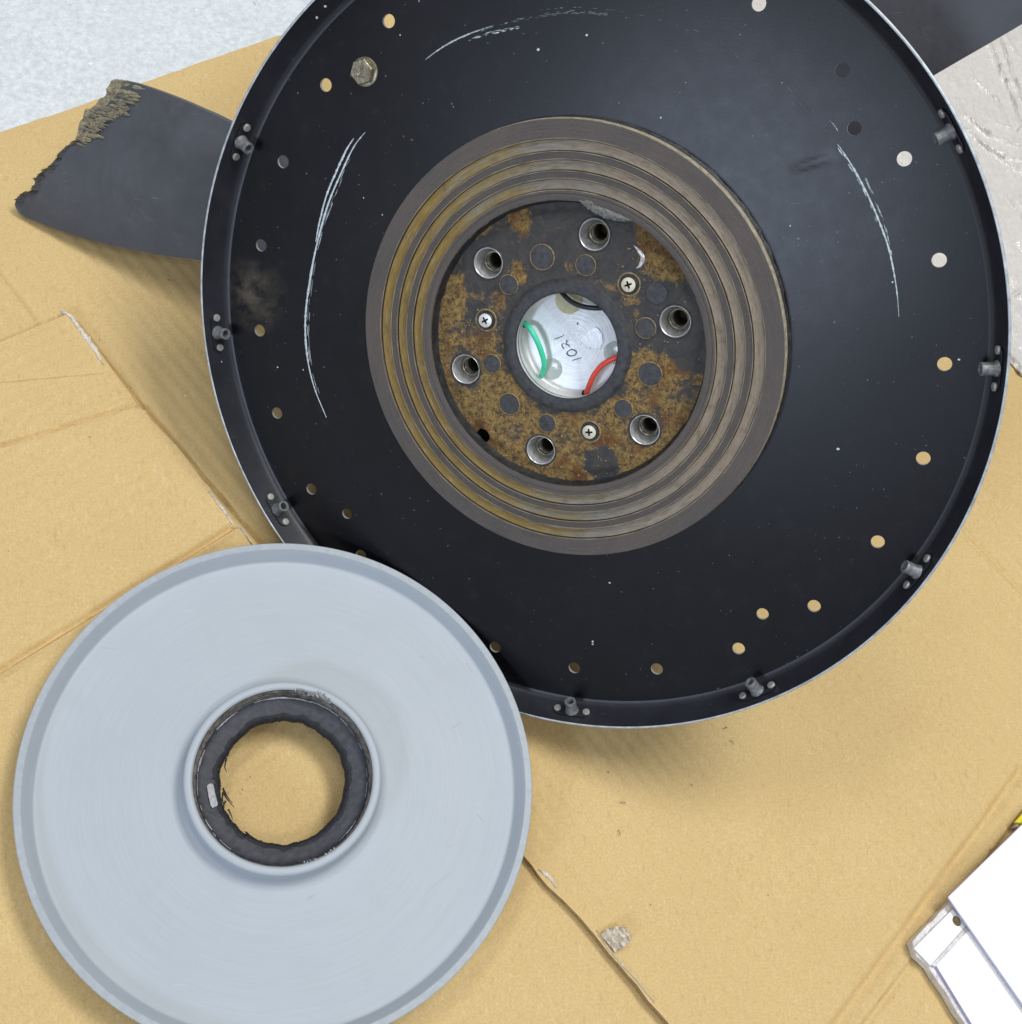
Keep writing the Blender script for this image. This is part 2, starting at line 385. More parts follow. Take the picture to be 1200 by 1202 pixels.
MAT['seal'] = plain('charcoal_seal_rubber', (.034, .038, .050), .6, 0, .35, 330, bump=.0004)
MAT['seal_dark'] = plain('black_torn_rubber', (.012, .013, .019), .7, 0, .4, 400, bump=.0006)
MAT['groove'] = plain('dirty_bore_metal', (.16, .15, .14), .5, .1, .7, 350, bump=.0003)
MAT['tab'] = plain('pale_bare_tab', (.40, .41, .44), .6, .1, .3, 500)
MAT['white'] = plain('glossy_white_sheet', (.93, .93, .93), .4, 0, .01, 50)
MAT['white2'] = plain('white_label_card', (.86, .90, .92), .4, 0, .02, 50)
def sleeve():
    m = NT('translucent_plastic', .3, 0, .5); m.color(m.mix(m.val(m.noise(180, 5, .7), .35, .7), (.52, .49, .50), (.80, .80, .80))); m.bump(m.noise(150, 4), .0015); return m.m
MAT['sleeve'] = sleeve()
MAT['lilac'] = plain('blue_grey_sheet_edge', (.45, .45, .72), .5, 0, .08, 200)
MAT['yellow'] = plain('yellow_print', (.85, .74, .02), .5, 0, .05, 200)

# ------------------------------------------------------------------ floor
bm = bmesh.new(); bmesh.ops.create_grid(bm, x_segments=40, y_segments=40, size=6)
for v in bm.verts: v.co.z = -.014
tag(obj('concrete_floor', bm, MAT['concrete']), kind='structure')

# ------------------------------------------------------------------ cardboard sheets
def seg_dist(x, y, a, b):
    dx, dy = b[0] - a[0], b[1] - a[1]; L2 = dx * dx + dy * dy
    t = ((x - a[0]) * dx + (y - a[1]) * dy) / L2; tc = min(1, max(0, t))
    s = ((x - a[0]) * dy - (y - a[1]) * dx) / math.sqrt(L2)      # signed distance, + on the right of a->b
    return s, math.hypot(x - a[0] - tc * dx, y - a[1] - tc * dy), t
def g2(px, py): q = G(px, py); return (q.x, q.y)
def densify(pts, step, jit=0.0, closed=True, seed=0):
    out = []; n = len(pts)
    for i in range(n if closed else n - 1):
        a, b = pts[i], pts[(i + 1) % n]; L_ = math.hypot(b[0] - a[0], b[1] - a[1]); m = max(1, int(L_ / step))
        for k in range(m):
            t = k / m; x = a[0] + (b[0] - a[0]) * t; y = a[1] + (b[1] - a[1]) * t
            if jit and k: nx, ny = -(b[1] - a[1]) / L_, (b[0] - a[0]) / L_; j = jit * (fn(x, y, seed, 220) + .5 * fn(x, y, seed, 700)); x += nx * j; y += ny * j
            out.append((x, y))
    if not closed: out.append(pts[-1])
    return out
def pip(x, y, poly):
    r = False; j = len(poly) - 1
    for i in range(len(poly)):
        xi, yi = poly[i][0], poly[i][1]; xj, yj = poly[j][0], poly[j][1]
        if (yi > y) != (yj > y) and x < (xj - xi) * (y - yi) / (yj - yi) + xi: r = not r
        j = i
    return r
def creases_pts(cr, step=.004):
    pts = []
    for (a, b, d, wd, k) in cr:
        L_ = math.hypot(b[0] - a[0], b[1] - a[1]); m = int(L_ / step); nx, ny = (b[1] - a[1]) / L_, -(b[0] - a[0]) / L_
        for i in range(m + 1):
            t = i / m
            for o in (-3, -2, -1.3, -.8, -.4, 0, .4, .8, 1.3, 2, 3):
                pts.append((a[0] + (b[0] - a[0]) * t + nx * o * wd, a[1] + (b[1] - a[1]) * t + ny * o * wd))
    return pts
def crease_z(x, y, cr):
    z = 0
    for (a, b, d, wd, k) in cr:
        s, dd, t = seg_dist(x, y, a, b)
        if -.08 < t < 1.08 and abs(s) < 6 * wd:
            fade = min(1, (t + .08) / .1, (1.08 - t) / .1); u = s / wd
            wob = 1 + .5 * fn(x, y, 3, 60)
            z += fade * wob * (-d * math.exp(-u * u) + k * math.exp(-((u - 1.6) ** 2)))
    return z
CUT = [(98, 372 + 24), (158, 478), (212, 536), (250, 585), (277, 622), (300, 645), (420, 780), (520, 894), (615, 1005),
       (642.7, 1040), (661.5, 1057), (680, 1076), (698, 1097), (715.5, 1119.5), (727.6, 1133), (747.8, 1156), (761, 1175), (783, 1199), (860, 1290), (930, 1375)]
CUTG = [g2(*p) for p in CUT]
TOPL, TOPR = g2(-330, 262), g2(640, -70)
outM = [g2(-300, 252), g2(0, 155), g2(100, 122), g2(200, 85), g2(330, 40), g2(560, -38), g2(900, 120), g2(1330, 560), g2(1500, 1500), g2(930, 1375)]
outM = outM + CUTG[::-1][1:] + [g2(80, 371), g2(0, 404), g2(-300, 530)]
crM = [(g2(1100, 588), g2(1235, 729), .0014, .0016, .0008), (g2(1115, 612), g2(1225, 722), .0012, .0014, .0006),
       (g2(1200, 905), g2(975, 1215), .0030, .0030, .0010), (g2(1225, 925), g2(1000, 1225), .0018, .0020, .0010),
       (g2(-10, 305), g2(52, 388), .0012, .0010, .0006),
       (g2(90, 380), g2(168, 478), .0022, .0012, 0), (g2(168, 478), g2(262, 585), .0022, .0012, 0), (g2(262, 585), g2(310, 642), .0022, .0012, 0), (g2(-60, 428), g2(82, 367), .0022, .0012, 0)]
def zM(x, y): return crease_z(x, y, crM) + .0011 * fn(x, y, 1, 9) + .0004 * fn(x, y, 2, 32)
dm = densify(outM, .006, .0007, seed=4)
gpts = [(x * .012 + random.uniform(-.002, .002), y * .012 + random.uniform(-.002, .002)) for x in range(-50, 75) for y in range(-50, 90)]
gpts = [p for p in gpts if pip(p[0], p[1], dm)] + [p for p in creases_pts(crM) if pip(p[0], p[1], dm)]
o = obj('cardboard_sheet', cdt_sheet(dm, [], gpts, zM, .0052, 1), [MAT['card'], MAT['card_edge']], smooth=35)
tag(o, 'large brown cardboard sheet spread on the floor beneath the black plate', 'cardboard', 'flattened cardboard pieces')
# lower left panel: on top at its upper end, slipping below the big sheet towards the bottom
gap = -.0016
def shift(p, d): return (p[0] - .78 * d, p[1] - .62 * d)
outB = [g2(-300, 533), g2(0, 407), g2(78, 374)] + [shift(p, gap) for p in CUTG[:-1]] + [g2(900, 1420), g2(-400, 1500)]
crB = [(g2(-40, 539), g2(158, 478), .0022, .0012, .0013), (g2(-30, 806), g2(272, 620), .0032, .0017, .0020),
       (g2(-10, 452), g2(120, 440), .0009, .0012, .0005)]
bA, bB = g2(80, 372), g2(790, 1202)
def zB(x, y):
    t = ((x - bA[0]) * (bB[0] - bA[0]) + (y - bA[1]) * (bB[1] - bA[1])) / ((bB[0] - bA[0])**2 + (bB[1] - bA[1])**2)
    return .0042 - .0100 * min(1.1, max(-.1, t * 1.15)) + crease_z(x, y, crB) + .0008 * fn(x, y, 5, 11) + .0003 * fn(x, y, 6, 38)
db = densify(outB, .006, .0006, seed=9)
gpts = [p for p in [(x * .012 + random.uniform(-.002, .002), y * .012 + random.uniform(-.002, .002)) for x in range(-50, 40) for y in range(-60, 50)] if pip(p[0], p[1], db)]
gpts += [p for p in creases_pts(crB) if pip(p[0], p[1], db)]
o = obj('torn_cardboard', cdt_sheet(db, [], gpts, zB, .0042, 1), [MAT['card_low'], MAT['card_edge']], smooth=35)
tag(o, 'creased cardboard panel under the pale grey disc, with a torn whitish edge', 'cardboard', 'flattened cardboard pieces')
panel = o
# torn liner strips along the panel's edge (parts of the panel)
def strip(path, wid, parent, name='torn_liner', zoff=.0006, zf=zB, seed=1):
    bm = bmesh.new(); pts = densify([g2(*p) for p in path], .0012, 0, False); n = len(pts); rows = []
    for i, p in enumerate(pts):
        q0, q1 = pts[max(0, i - 1)], pts[min(n - 1, i + 1)]; dx, dy = q1[0] - q0[0], q1[1] - q0[1]; L_ = math.hypot(dx, dy); nx, ny = dy / L_, -dx / L_
        e = math.sin(PI * min(1, max(0, i / (n - 1)))) ** .5 * wid + .0002; a_ = e * (.5 + .5 * fn(p[0], p[1], seed, 400)); b_ = e * (.5 + .5 * fn(p[0], p[1], seed + 5, 300))
        rows.append([bm.verts.new((p[0] + nx * s, p[1] + ny * s, zf(p[0], p[1]) + zoff + z_ + .0004 * fn(p[0], p[1], s * 900, 500))) for s, z_ in ((-a_, -.001), (-a_ * .6, .0004), (0, .0007), (b_ * .6, .0003), (b_, -.003))])
    for A, B in zip(rows, rows[1:]):
        for k in range(4): bm.faces.new((A[k], A[k + 1], B[k + 1], B[k]))
    return obj(name, bm, MAT['liner'], parent, smooth=60)
strip([(72, 370), (84, 376), (98, 396), (112, 414), (122, 432)], .0034, panel)
strip([(245, 578), (256, 592), (267, 606), (275, 618)], .0020, panel, seed=3)
strip([(275, 618), (284, 622), (291, 632), (296, 640)], .0013, panel, seed=5)
sheetM = bpy.data.objects['cardboard_sheet']
strip([(632, 1021), (641, 1026), (648, 1034), (654, 1043)], .0024, sheetM, zf=zM, seed=7)
strip([(700, 1092), (716, 1116), (730, 1132), (748, 1152), (768, 1177)], .0009, sheetM, zf=zM, seed=8)
# crumpled corrugated tab on the cut edge
bm = bmesh.new(); A0, A1, B0, B1 = g2(702, 1097), g2(722, 1119), g2(731, 1084), g2(744, 1101)
C0, C1 = g2(738, 1086), g2(745, 1092); rows = []
for i in range(34):
    t = i / 33; row = []
    for j in range(12):
        s = j / 11
        w_ = 1 - .55 * max(0, t - .55) / .45
        a = [A0[k] + (A1[k] - A0[k]) * s for k in (0, 1)]; b = [B0[k] + (B1[k] - B0[k]) * (.5 + (s - .5) * w_) for k in (0, 1)]
        x = a[0] + (b[0] - a[0]) * t + .0014 * fn(t * 5, s * 3, 4); y = a[1] + (b[1] - a[1]) * t + .0014 * fn(t * 5, s * 3, 9)
        row.append(bm.verts.new((x, y, zM(x, y) + .0014 + .0046 * math.sin(PI * t) + .0011 * math.sin(t * 36 + 2 * s) + .0015 * fn(t * 9, s * 5, 2))))
    rows.append(row)
for A, B in zip(rows, rows[1:]):
    for k in range(11): bm.faces.new((A[k], A[k + 1], B[k + 1], B[k]))
o = obj('crumpled_tab', bm, MAT['liner'], sheetM, smooth=40); o['label'] = 'crumpled grey corrugated scrap on the cut edge'
# dark fibres lying on the sheet
bm = bmesh.new()
for (x0, y0, x1, y1) in ((728, 942, 735, 943), (726, 974, 728, 981), (849, 856, 854, 854), (857, 869, 862, 874), (811, 921, 813, 923), (763, 1062, 764, 1063.5), (713, 905, 715, 908), (297, 3, 300, 6), (293, 912, 294, 913), (284, 927, 285, 928)):
    a, b = G(x0, y0, .0014), G(x1, y1, .0014); tube(bm, [a, (a + b) / 2 + Vector((.0002, .0003, .0006)), b], .00016, 5)
o = obj('dark_fibres', bm, MAT['ink'], sheetM); o['kind'] = 'stuff'

# ------------------------------------------------------------------ white packing film, top right
ridges = [((1152, 40), (1178, 100), (1203, 160)), ((1166, 40), (1190, 100), (1216, 150)), ((1128, 140), (1156, 163), (1210, 182)), ((1132, 158), (1160, 180), (1212, 200)),
          ((1140, 168), (1172, 192), (1195, 208)), ((1195, 118), (1212, 140), (1230, 165)), ((1178, 205), (1205, 196), (1240, 190)), ((1180, 100), (1200, 142), (1215, 186)),
          ((1000, 60), (1040, 130), (1100, 210)), ((1080, 150), (1110, 240), (1120, 340)), ((1190, 290), (1215, 330), (1250, 360)), ((900, -20), (960, 60), (1000, 120)), ((1183, 60), (1212, 95), (1240, 130)), ((1140, 95), (1165, 118), (1176, 140)), ((1168, 150), (1190, 156), (1215, 152)), ((1178, 235), (1196, 262), (1206, 300)), ((1186, 350), (1205, 340), (1230, 342)), ((1160, 75), (1170, 84), (1172, 96))]
RG = [[g2(*p) for p in r] for r in ridges]
edge = [(1500, 640), (1330, 520), (1240, 474), (1205, 450), (1186, 428), (1150, 398), (1105, 362), (1060, 316), (1010, 270), (930, 180), (860, 110), (800, 30), (740, -60), (690, -160), (640, -290)]
eg = [g2(*p) for p in edge]
outW = eg + [g2(1200, -700), g2(2100, -300), g2(1900, 500)]
def zW(x, y):
    z = .0035 + .003 * fn(x, y, 3, 12) + .0012 * fn(x * 1.4 + y * .9, y * .5 - x * .3, 7, 60) + .0004 * fn(x, y, 8, 170)
    for i, r in enumerate(RG):
        for a, b in zip(r, r[1:]):
            s, dd, t = seg_dist(x, y, a, b)
            if dd < .012: z += (.0026 if i < 6 else .0019) * math.exp(-(dd / .0017)**2) * (.8 + .8 * fn(x, y, i, 70)) * min(1, max(0, 1 - dd / .012))
    dmin = min(seg_dist(x, y, a, b)[1] for a, b in zip(eg[:10], eg[1:11]))
    if dmin < .008: z += .0026 * math.exp(-((dmin - .0018) / .0016)**2) * (1 + .6 * fn(x, y, 4, 260)) - .0025 * math.exp(-(dmin / .001)**2)
    return max(z, .0016)
dw = densify(outW, .004, .0024, seed=12)
c0 = g2(1130, 250)
gpts = [(c0[0] + x * .0024 + random.uniform(-.0005, .0005), c0[1] + y * .0024 + random.uniform(-.0005, .0005)) for x in range(-34, 52) for y in range(-90, 75)]
gpts += [(x * .02, y * .02) for x in range(-5, 60) for y in range(5, 70) if abs(x * .02 - c0[0]) > .13 or abs(y * .02 - c0[1]) > .2]
gpts += creases_pts([(a, b, 0, .0013, 0) for r in RG for a, b in zip(r, r[1:])], .0022)
gpts = [p for p in gpts if pip(p[0], p[1], dw)]
o = obj('packing_film', cdt_sheet(dw, [], gpts, zW, .0008), MAT['wrap'], smooth=50)
tag(o, 'wrinkled glossy white packing film on the floor behind the black plate', 'packing film')

# ------------------------------------------------------------------ tray with cards, white sheet, yellow box (lower right)
tr = bpy.data.objects.new('plastic_sleeve', None); COL.objects.link(tr); tr.location = G(1150, 1180, 0)
tag(tr, 'clear plastic sleeve holding white cards, partly under the white sheet', 'plastic sleeve')
def W2L(o, p): return Vector(p) - o.location
def slab(name, poly, z0, z1, mats, parent, bev=.0008, side=0, hole=None, step=.004, wav=0.0):
    pts = densify([(G(*p, z1).x, G(*p, z1).y) for p in poly], step, wav, seed=21); ox, oy = (parent.location.x, parent.location.y) if parent else (0, 0)
    pts = [(x - ox, y - oy) for x, y in pts]; hs = []
    if hole: h = G(hole[0], hole[1], z1); hs = [circ(h.x - ox, h.y - oy, hole[2], 20)]
    bm = cdt_sheet(pts, hs, [], lambda x, y: z1, z1 - z0, side)
    o = obj(name, bm, mats, parent, smooth=30)
    if bev:
        b = o.modifiers.new('bevel', 'BEVEL'); b.width = bev; b.segments = 2; b.limit_method = 'ANGLE'; b.angle_limit = math.radians(60)
    return o
slab('sleeve', [(1071, 1106), (1078, 1097), (1116, 1058), (1175, 1030), (1330, 1260), (1180, 1260), (1153, 1225), (1133, 1202), (1105, 1158), (1091, 1136), (1076, 1122)], .0015, .0075, MAT['sleeve'], tr, .0015, step=.003, wav=.0006)
slab('label_card', [(1073, 1113), (1119, 1067), (1138, 1087), (1093, 1134)], .0078, .0092, MAT['white2'], tr, .0003, hole=(1124, 1081, .0026))
slab('main_card', [(1099, 1133), (1137, 1092), (1180, 1100), (1300, 1260), (1175, 1260), (1141, 1202)], .0078, .0100, [MAT['white'], MAT['lilac']], tr, .0003, side=1)
slab('card_divider', [(1093, 1133), (1134, 1087), (1140, 1091), (1099, 1135)], .0082, .0097, MAT['sleeve'], tr, .0005)
# dark backing seen through the punched hole
bm = bmesh.new(); h = G(1124, 1081, .0079) - tr.location; bmesh.ops.create_circle(bm, cap_ends=True, segments=20, radius=.0032, matrix=Matrix.Translation((h.x, h.y, .0077)))
obj('punched_hole', bm, MAT['halo'], tr)
o = slab('white_sheet', [(1113, 1053), (1200, 968), (1330, 842), (1520, 1120), (1330, 1370), (1200, 1178)], .0122, .0142, [MAT['white'], MAT['lilac']], None, .0006, side=1)
tag(o, 'plain bright white sheet lying over the plastic sleeve in the corner', 'sheet')
yb = bpy.data.objects.new('yellow_box', None); COL.objects.link(yb); yb.location = G(1215, 970, 0); tag(yb, 'small yellow topped box peeping out from behind the white sheet', 'box')
slab('lid', [(1192, 965), (1204, 952), (1262, 900), (1290, 930), (1230, 975)], .0062, .0085, MAT['yellow'], yb, .0004)
slab('base', [(1193, 970), (1204, 957), (1262, 905), (1290, 935), (1230, 980)], .0005, .0060, MAT['sleeve'], yb, .0004)

# ------------------------------------------------------------------ the propeller: back plate, slip rings, hub, blades
prop = bpy.data.objects.new('propeller', None); COL.objects.link(prop)
prop.matrix_world = Matrix.Translation(PH) @ Matrix((PU, PV, PN)).transposed().to_4x4()
tag(prop, 'tilted black propeller back plate with rusty slip ring hub and broken charcoal blades', 'propeller')
S = RP
# pan floor with its holes
HA = [1.65 + 15.02 * k for k in range(24)]
holes = [circ(*pol(.868, a)[:2], .0158, 20) for a in HA if abs(((a + 118.5 + 180) % 360) - 180) > 2 or True]
holes += [circ(*pol(.8145, a)[:2], .0150, 20) for a in (-140.6, -50.9, 39.3)]
def dent(x, y):                         # flat pressed disc, faintly dented
    r = math.hypot(x, y); z = .0012 * fn(x, y, 2, 3.0) * min(1, max(0, (.95 - r) * 12))
    a = P(925, 200); b = P(982, 182); s, d, t = seg_dist(x, y, (a.x, a.y), (b.x, b.y))
    return z - .0016 * math.exp(-(d / .007)**2) * max(0, math.sin(PI * min(1, max(0, t))))
ip = [pol(r, a * 360 / n)[:2] for r, n in ((.54, 90), (.58, 90), (.62, 90), (.66, 96), (.70, 96), (.74, 110), (.78, 110), (.835, 120), (.905, 140), (.935, 140)) for a in range(n)]
pdn = P(945, 186); ip += [(pdn.x + i * .008, pdn.y + j * .008) for i in range(-10, 11) for j in range(-6, 7)]
ip = [p for p in ip if all(math.hypot(p[0] - sum(q[0] for q in h) / 20, p[1] - sum(q[1] for q in h) / 20) > .018 for h in holes)]
bm = cdt_sheet(circ(0, 0, .955, 256), [circ(0, 0, .50, 128)] + holes, ip, dent, .0075, 1)
obj('back_plate', bm, [MAT['black'], MAT['rivet']], prop, smooth=30, scale=S)
bm = bmesh.new(); lathe(bm, [(.955, 0), (.961, .0012), (.9665, .0045), (.970, .010), (.976, .024), (.9925, .062), (.9945, .0675)], 320)
lathe(bm, [(.9993, .050), (.983, .004), (.973, -.0065), (.955, -.0075)], 320)
obj('rim_wall', bm, MAT['wall'], prop, smooth=40, scale=S)
bm = bmesh.new(); lathe(bm, [(.9945, .0675), (.9952, .0685), (.9965, .0689), (.9988, .0685), (1.0008, .0665), (.9993, .050)], 320,
      jitter=lambda k, a, r, z: (r + (.0007 * fn(math.cos(a) * 14, math.sin(a) * 14, k) if 0 < k < 4 else 0), z))
obj('rim_lip', bm, MAT['rim'], prop, smooth=60, scale=S)
# slip ring block
prof = [(.534, .0), (.522, .012), (.520, .018), (.5300, .021), (.5305, .024), (.5277, .0440), (.526, .0448), (.4875, .0448), (.4865, .0440), (.4865, .036)]
bm = bmesh.new(); lathe(bm, prof[:3], 256, jitter=lambda k, a, r, z: (r + .004 * fn(math.cos(a) * 20, math.sin(a) * 20, k), z))
obj('ring_shade_foot', bm, MAT['ring_black'], prop, smooth=60, scale=S)  # black foot whose colour stands in for the shading below the ring edge
bm = bmesh.new(); lathe(bm, prof[2:6], 256, jitter=lambda k, a, r, z: (r + .0008 * fn(math.cos(a) * 40, math.sin(a) * 40, k), z)); obj('slip_ring_edge', bm, MAT['tan_edge'], prop, smooth=50, scale=S)
def ann(r0, r1, zt=.0448, zb=.030):     # insulating land between two tracks, outer r1, inner r0
    bm = bmesh.new(); lathe(bm, [(r1, zb), (r1, zt - .001), (r1 - .001, zt), (r0 + .001, zt), (r0, zt - .001), (r0, zb)], 256); return bm
obj('insulator_land', ann(.4850, .5277), MAT['insul'], prop, smooth=30, scale=S)
for r0, r1 in ((.4395, .4560), (.3970, .4130)): obj('insulator_land', ann(r0, r1, .0440), MAT['land'], prop, smooth=30, scale=S)
for r0, r1 in ((.4560, .4850), (.4130, .4395), (.3700, .3970)):
    bm = bmesh.new(); rm = (r0 + r1) / 2; w_ = (r1 - r0) / 2
    lathe(bm, [(r1, .034), (r1 - .0022, .0345), (r1 - .0030, .0385), (rm + w_ * .4, .0372), (rm, .0366), (rm - w_ * .4, .0372), (r0 + .0030, .0385), (r0 + .0022, .0345), (r0, .034)], 256)
    obj('slip_ring', bm, MAT['ring'], prop, smooth=30, scale=S)
    for rr in (r0, r1):                 # fine bright edge line where the track meets its groove
        bm = bmesh.new(); lathe(bm, [(rr + .0010, .0441), (rr + .0010, .0453), (rr - .0010, .0453), (rr - .0010, .0441)], 256, jitter=lambda k, a, r, z: (r, z - .0005 + .0009 * fn(math.cos(a) * 6, math.sin(a) * 6, k * .1)))
        obj('groove_edge', bm, MAT['grooveline'], prop, smooth=60, scale=S)
bm = bmesh.new()
lathe(bm, [(.3700, .034), (.3700, .0442), (.3690, .0452), (.3640, .0452), (.3625, .0440), (.3610, .0440), (.3600, .0450), (.3500, .0450), (.3475, .0440), (.3465, .0400)], 256, jitter=lambda k, a, r, z: (r + .0010 * fn(math.cos(a) * 30, math.sin(a) * 30, 2), z))
obj('insulator_land', bm, MAT['insul'], prop, smooth=30, scale=S)
bm = bmesh.new(); lathe(bm, [(.3465, .0400), (.3455, .026), (.3415, .018), (.3400, .0135)], 256, jitter=lambda k, a, r, z: (r + (.004 * fn(math.cos(a) * 12, math.sin(a) * 12, k) if k > 0 else 0), z))
obj('bore_wall', bm, MAT['ring_black'], prop, smooth=60, scale=S)
# hub face
HZ = .0152
LUGS = [(76.6, 0), (16.6, 0), (-43.1, 0), (-103.3, 0), (-163.4, 0), (137.0, 0)]
lug = [pol(.2768, a) for a, _ in LUGS]
hh = [circ(p.x, p.y, .0375, 28) for p in lug]
bh = pol(.333, -131.6); hh.append(circ(bh.x, bh.y, .019, 20))
def zH(x, y):
    r = math.hypot(x, y); z = HZ + .0012 * fn(x, y, 4, 16) + .0007 * fn(x, y, 5, 50)
    if r < .172: z += .0025 * (1 - min(1, max(0, (r - .160) / .012)))
    if r > .318: z -= .0030 * min(1, (r - .318) / .004)
    for p in lug: 
        d = math.hypot(x - p.x, y - p.y)
        if d < .06: z = HZ - .0006
    return z
ip = [pol(r, (a + .5) * 360 / n)[:2] for r, n in ((.145, 60), (.158, 60), (.166, 64), (.172, 64), (.185, 64), (.2, 70), (.215, 74), (.228, 78), (.317, 110), (.3225, 110), (.340, 110)) for a in range(n)]
ip += [(x * .012 + random.uniform(-.003, .003), y * .012 + random.uniform(-.003, .003)) for x in range(-27, 28) for y in range(-27, 28) if .23 < math.hypot(x * .012, y * .012) < .31]
ip = [p for p in ip if all(math.hypot(p[0] - q.x, p[1] - q.y) > .041 for q in lug) and math.hypot(p[0] - bh.x, p[1] - bh.y) > .022]
bm = cdt_sheet(circ(0, 0, .350, 128), [circ(0, 0, .1295, 72)] + hh, ip, zH, .018, 1)
obj('hub_face', bm, [MAT['rust'], MAT['dark_steel']], prop, smooth=40, scale=S)
bm = bmesh.new(); lathe(bm, [(.1300, .0170), (.1305, .0198), (.1335, .0204), (.152, .0202), (.160, .0192), (.165, .0160)], 128, jitter=lambda k, a, r, z: (r + .0012 * fn(math.cos(a) * 9, math.sin(a) * 9, k), z))
obj('bore_collar', bm, MAT['dark_steel'], prop, smooth=45, scale=S)
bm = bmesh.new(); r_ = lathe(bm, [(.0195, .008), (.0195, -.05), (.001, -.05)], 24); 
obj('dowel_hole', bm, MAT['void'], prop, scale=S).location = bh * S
# aluminium drum behind the bore
bm = bmesh.new(); rr = lathe(bm, [(.1285, .017), (.1285, .006), (.1310, .003), (.1330, -.036), (.1290, -.044), (.120, -.0465), (.05, -.0480), (.004, -.0500)], 96); capdisc(bm, (0, 0, -.0500), rr[-1])
obj('inner_drum', bm, MAT['alu'], prop, smooth=50, scale=S)
DZ = -.0465
def feat(name, px, py, h, r, hh_, mat, rim=None, n=28, sq=1.0):
    c = P(px, py, h); bm = bmesh.new()
    rr = lathe(bm, [(r, -.002), (r, hh_ * .7), (r * .92, hh_)], n); capdisc(bm, (0, 0, hh_), rr[-1])
    for v in bm.verts: v.co += c
    return obj(name, bm, mat, prop, smooth=40, scale=S)
feat('potting_plug', 668, 352, DZ, .034, .004, MAT['potting'])
feat('potting_plug', 648, 433, DZ, .027, .003, MAT['resin'])
feat('potting_plug', 722, 414, DZ, .028, .003, MAT['resin'])
# sector cutout pressed in the drum floor
bm = bmesh.new(); bmv = [P(x, y, DZ + .0012) for x, y in ((681, 399), (684, 396), (698, 384), (703, 386), (707, 392), (708, 402), (705, 408), (700, 409), (690, 407))]
bm.faces.new([bm.verts.new(v) for v in bmv]); q = bmesh.ops.extrude_face_region(bm, geom=bm.faces[:]); [setattr(v, 'co', v.co + Vector((0, 0, .0016))) for v in q['geom'] if isinstance(v, bmesh.types.BMVert)]
obj('pressed_boss', bm, MAT['alu'], prop, smooth=30, scale=S)
def wire(name, pts, r, mat):
    bm = bmesh.new(); tube(bm, spline([P(*p) for p in pts], 36), r, 12); return obj(name, bm, mat, prop, smooth=60, scale=S)
wire('green_wire', [(617, 380, -.030), (622, 385, -.010), (629, 397, -.008), (635, 411, -.012), (639, 426, -.020), (637.5, 437, -.034), (636, 441, -.047)], .0068, MAT['green'])
wire('red_wire', [(688.5, 461.5, -.030), (692, 452, -.014), (697, 441, -.008), (706, 429.5, -.004), (716, 423, -.002), (728, 418, -.006), (738, 412, -.02)], .0068, MAT['red'])
wire('black_wire', [(655, 336, -.030), (662, 346, -.016), (671, 354, -.012), (684, 359.5, -.010), (698, 361.5, -.010), (712, 361, -.016)], .0062, MAT['blackwire'])
for px, py in ((616.5, 380.5), (687, 461.5)): feat('wire_hole', px, py, -.031, .0085, .003, MAT['void'], n=16)  # black disc standing in for the dark of each wire hole
# handwritten marks on the drum floor
def ink(pts, r=.0009): bm = bmesh.new(); tube(bm, spline([P(x, y, DZ + .0012) for x, y in pts], 24), r, 6); return obj('ink_mark', bm, MAT['ink'], prop, scale=S)
ink([(651, 398), (656, 396.5), (661.5, 394)]); ink([(664.5, 399), (665.5, 401.5), (664, 404), (667, 405), (668.5, 407.5)])
ink([(662, 403), (659.5, 404.5), (660, 407), (662, 409.5)])
ink([(666, 413), (670, 410.5), (675, 411.5), (676.5, 414.5), (673.5, 417.5), (668, 417.5), (665.5, 415), (666, 413)], .0011)
ink([(672, 423), (677, 421.5), (682.5, 420)]); ink([(677.8, 380), (678.3, 380)], .003); ink([(693.5, 407.5), (694.2, 407.8)], .002)
# lug bushings
def bushing():
    root = bpy.data.objects.new('lug_bushing', None)
    return root
bm = bmesh.new(); lathe(bm, [(.0376, .0155), (.0368, .0165), (.0352, .0150), (.0345, -.004), (.0325, -.016), (.0318, -.022), (.0300, -.030), (.0245, -.036), (.0240, -.030), (.0225, -.0285), (.0205, -.030), (.0200, -.045)], 40)
b0 = obj('lug_bushing', bm, MAT['chrome'], prop, smooth=35, scale=S)
bm = bmesh.new()
for k in range(5): lathe(bm, [(.0200, -.045 - k * .012), (.0178, -.050 - k * .012), (.0200, -.056 - k * .012)], 28)
rr = lathe(bm, [(.0200, -.10), (.001, -.105)], 28); b1 = obj('threaded_bore', bm, MAT['thread'], b0, smooth=30, scale=S)
bm = bmesh.new(); lathe(bm, [(.0262, -.0345), (.0256, -.0215), (.0236, -.0200), (.0212, -.0215), (.0205, -.040)], 32); b2 = obj('bore_lip', bm, MAT['bolt'], b0, smooth=40, scale=S)
bm = bmesh.new(); lathe(bm, [(.0378, .0150), (.0390, .0166), (.0400, .0166), (.0415, .0153)], 40, jitter=lambda k, a, r, z: (r * (1 + .01 * fn(math.cos(a) * 3, math.sin(a) * 3, k)), z)); b3 = obj('bushing_seat', bm, MAT['dark_steel'], b0, smooth=40, scale=S)
for i, p in enumerate(lug):
    o = b0 if i == 0 else b0.copy()
    if i:
        COL.objects.link(o)
        for c in (b1, b2, b3): d = c.copy(); COL.objects.link(d); d.parent = o
    o.location = (p.x * S, p.y * S, 0); o.rotation_euler.z = random.uniform(0, 6)
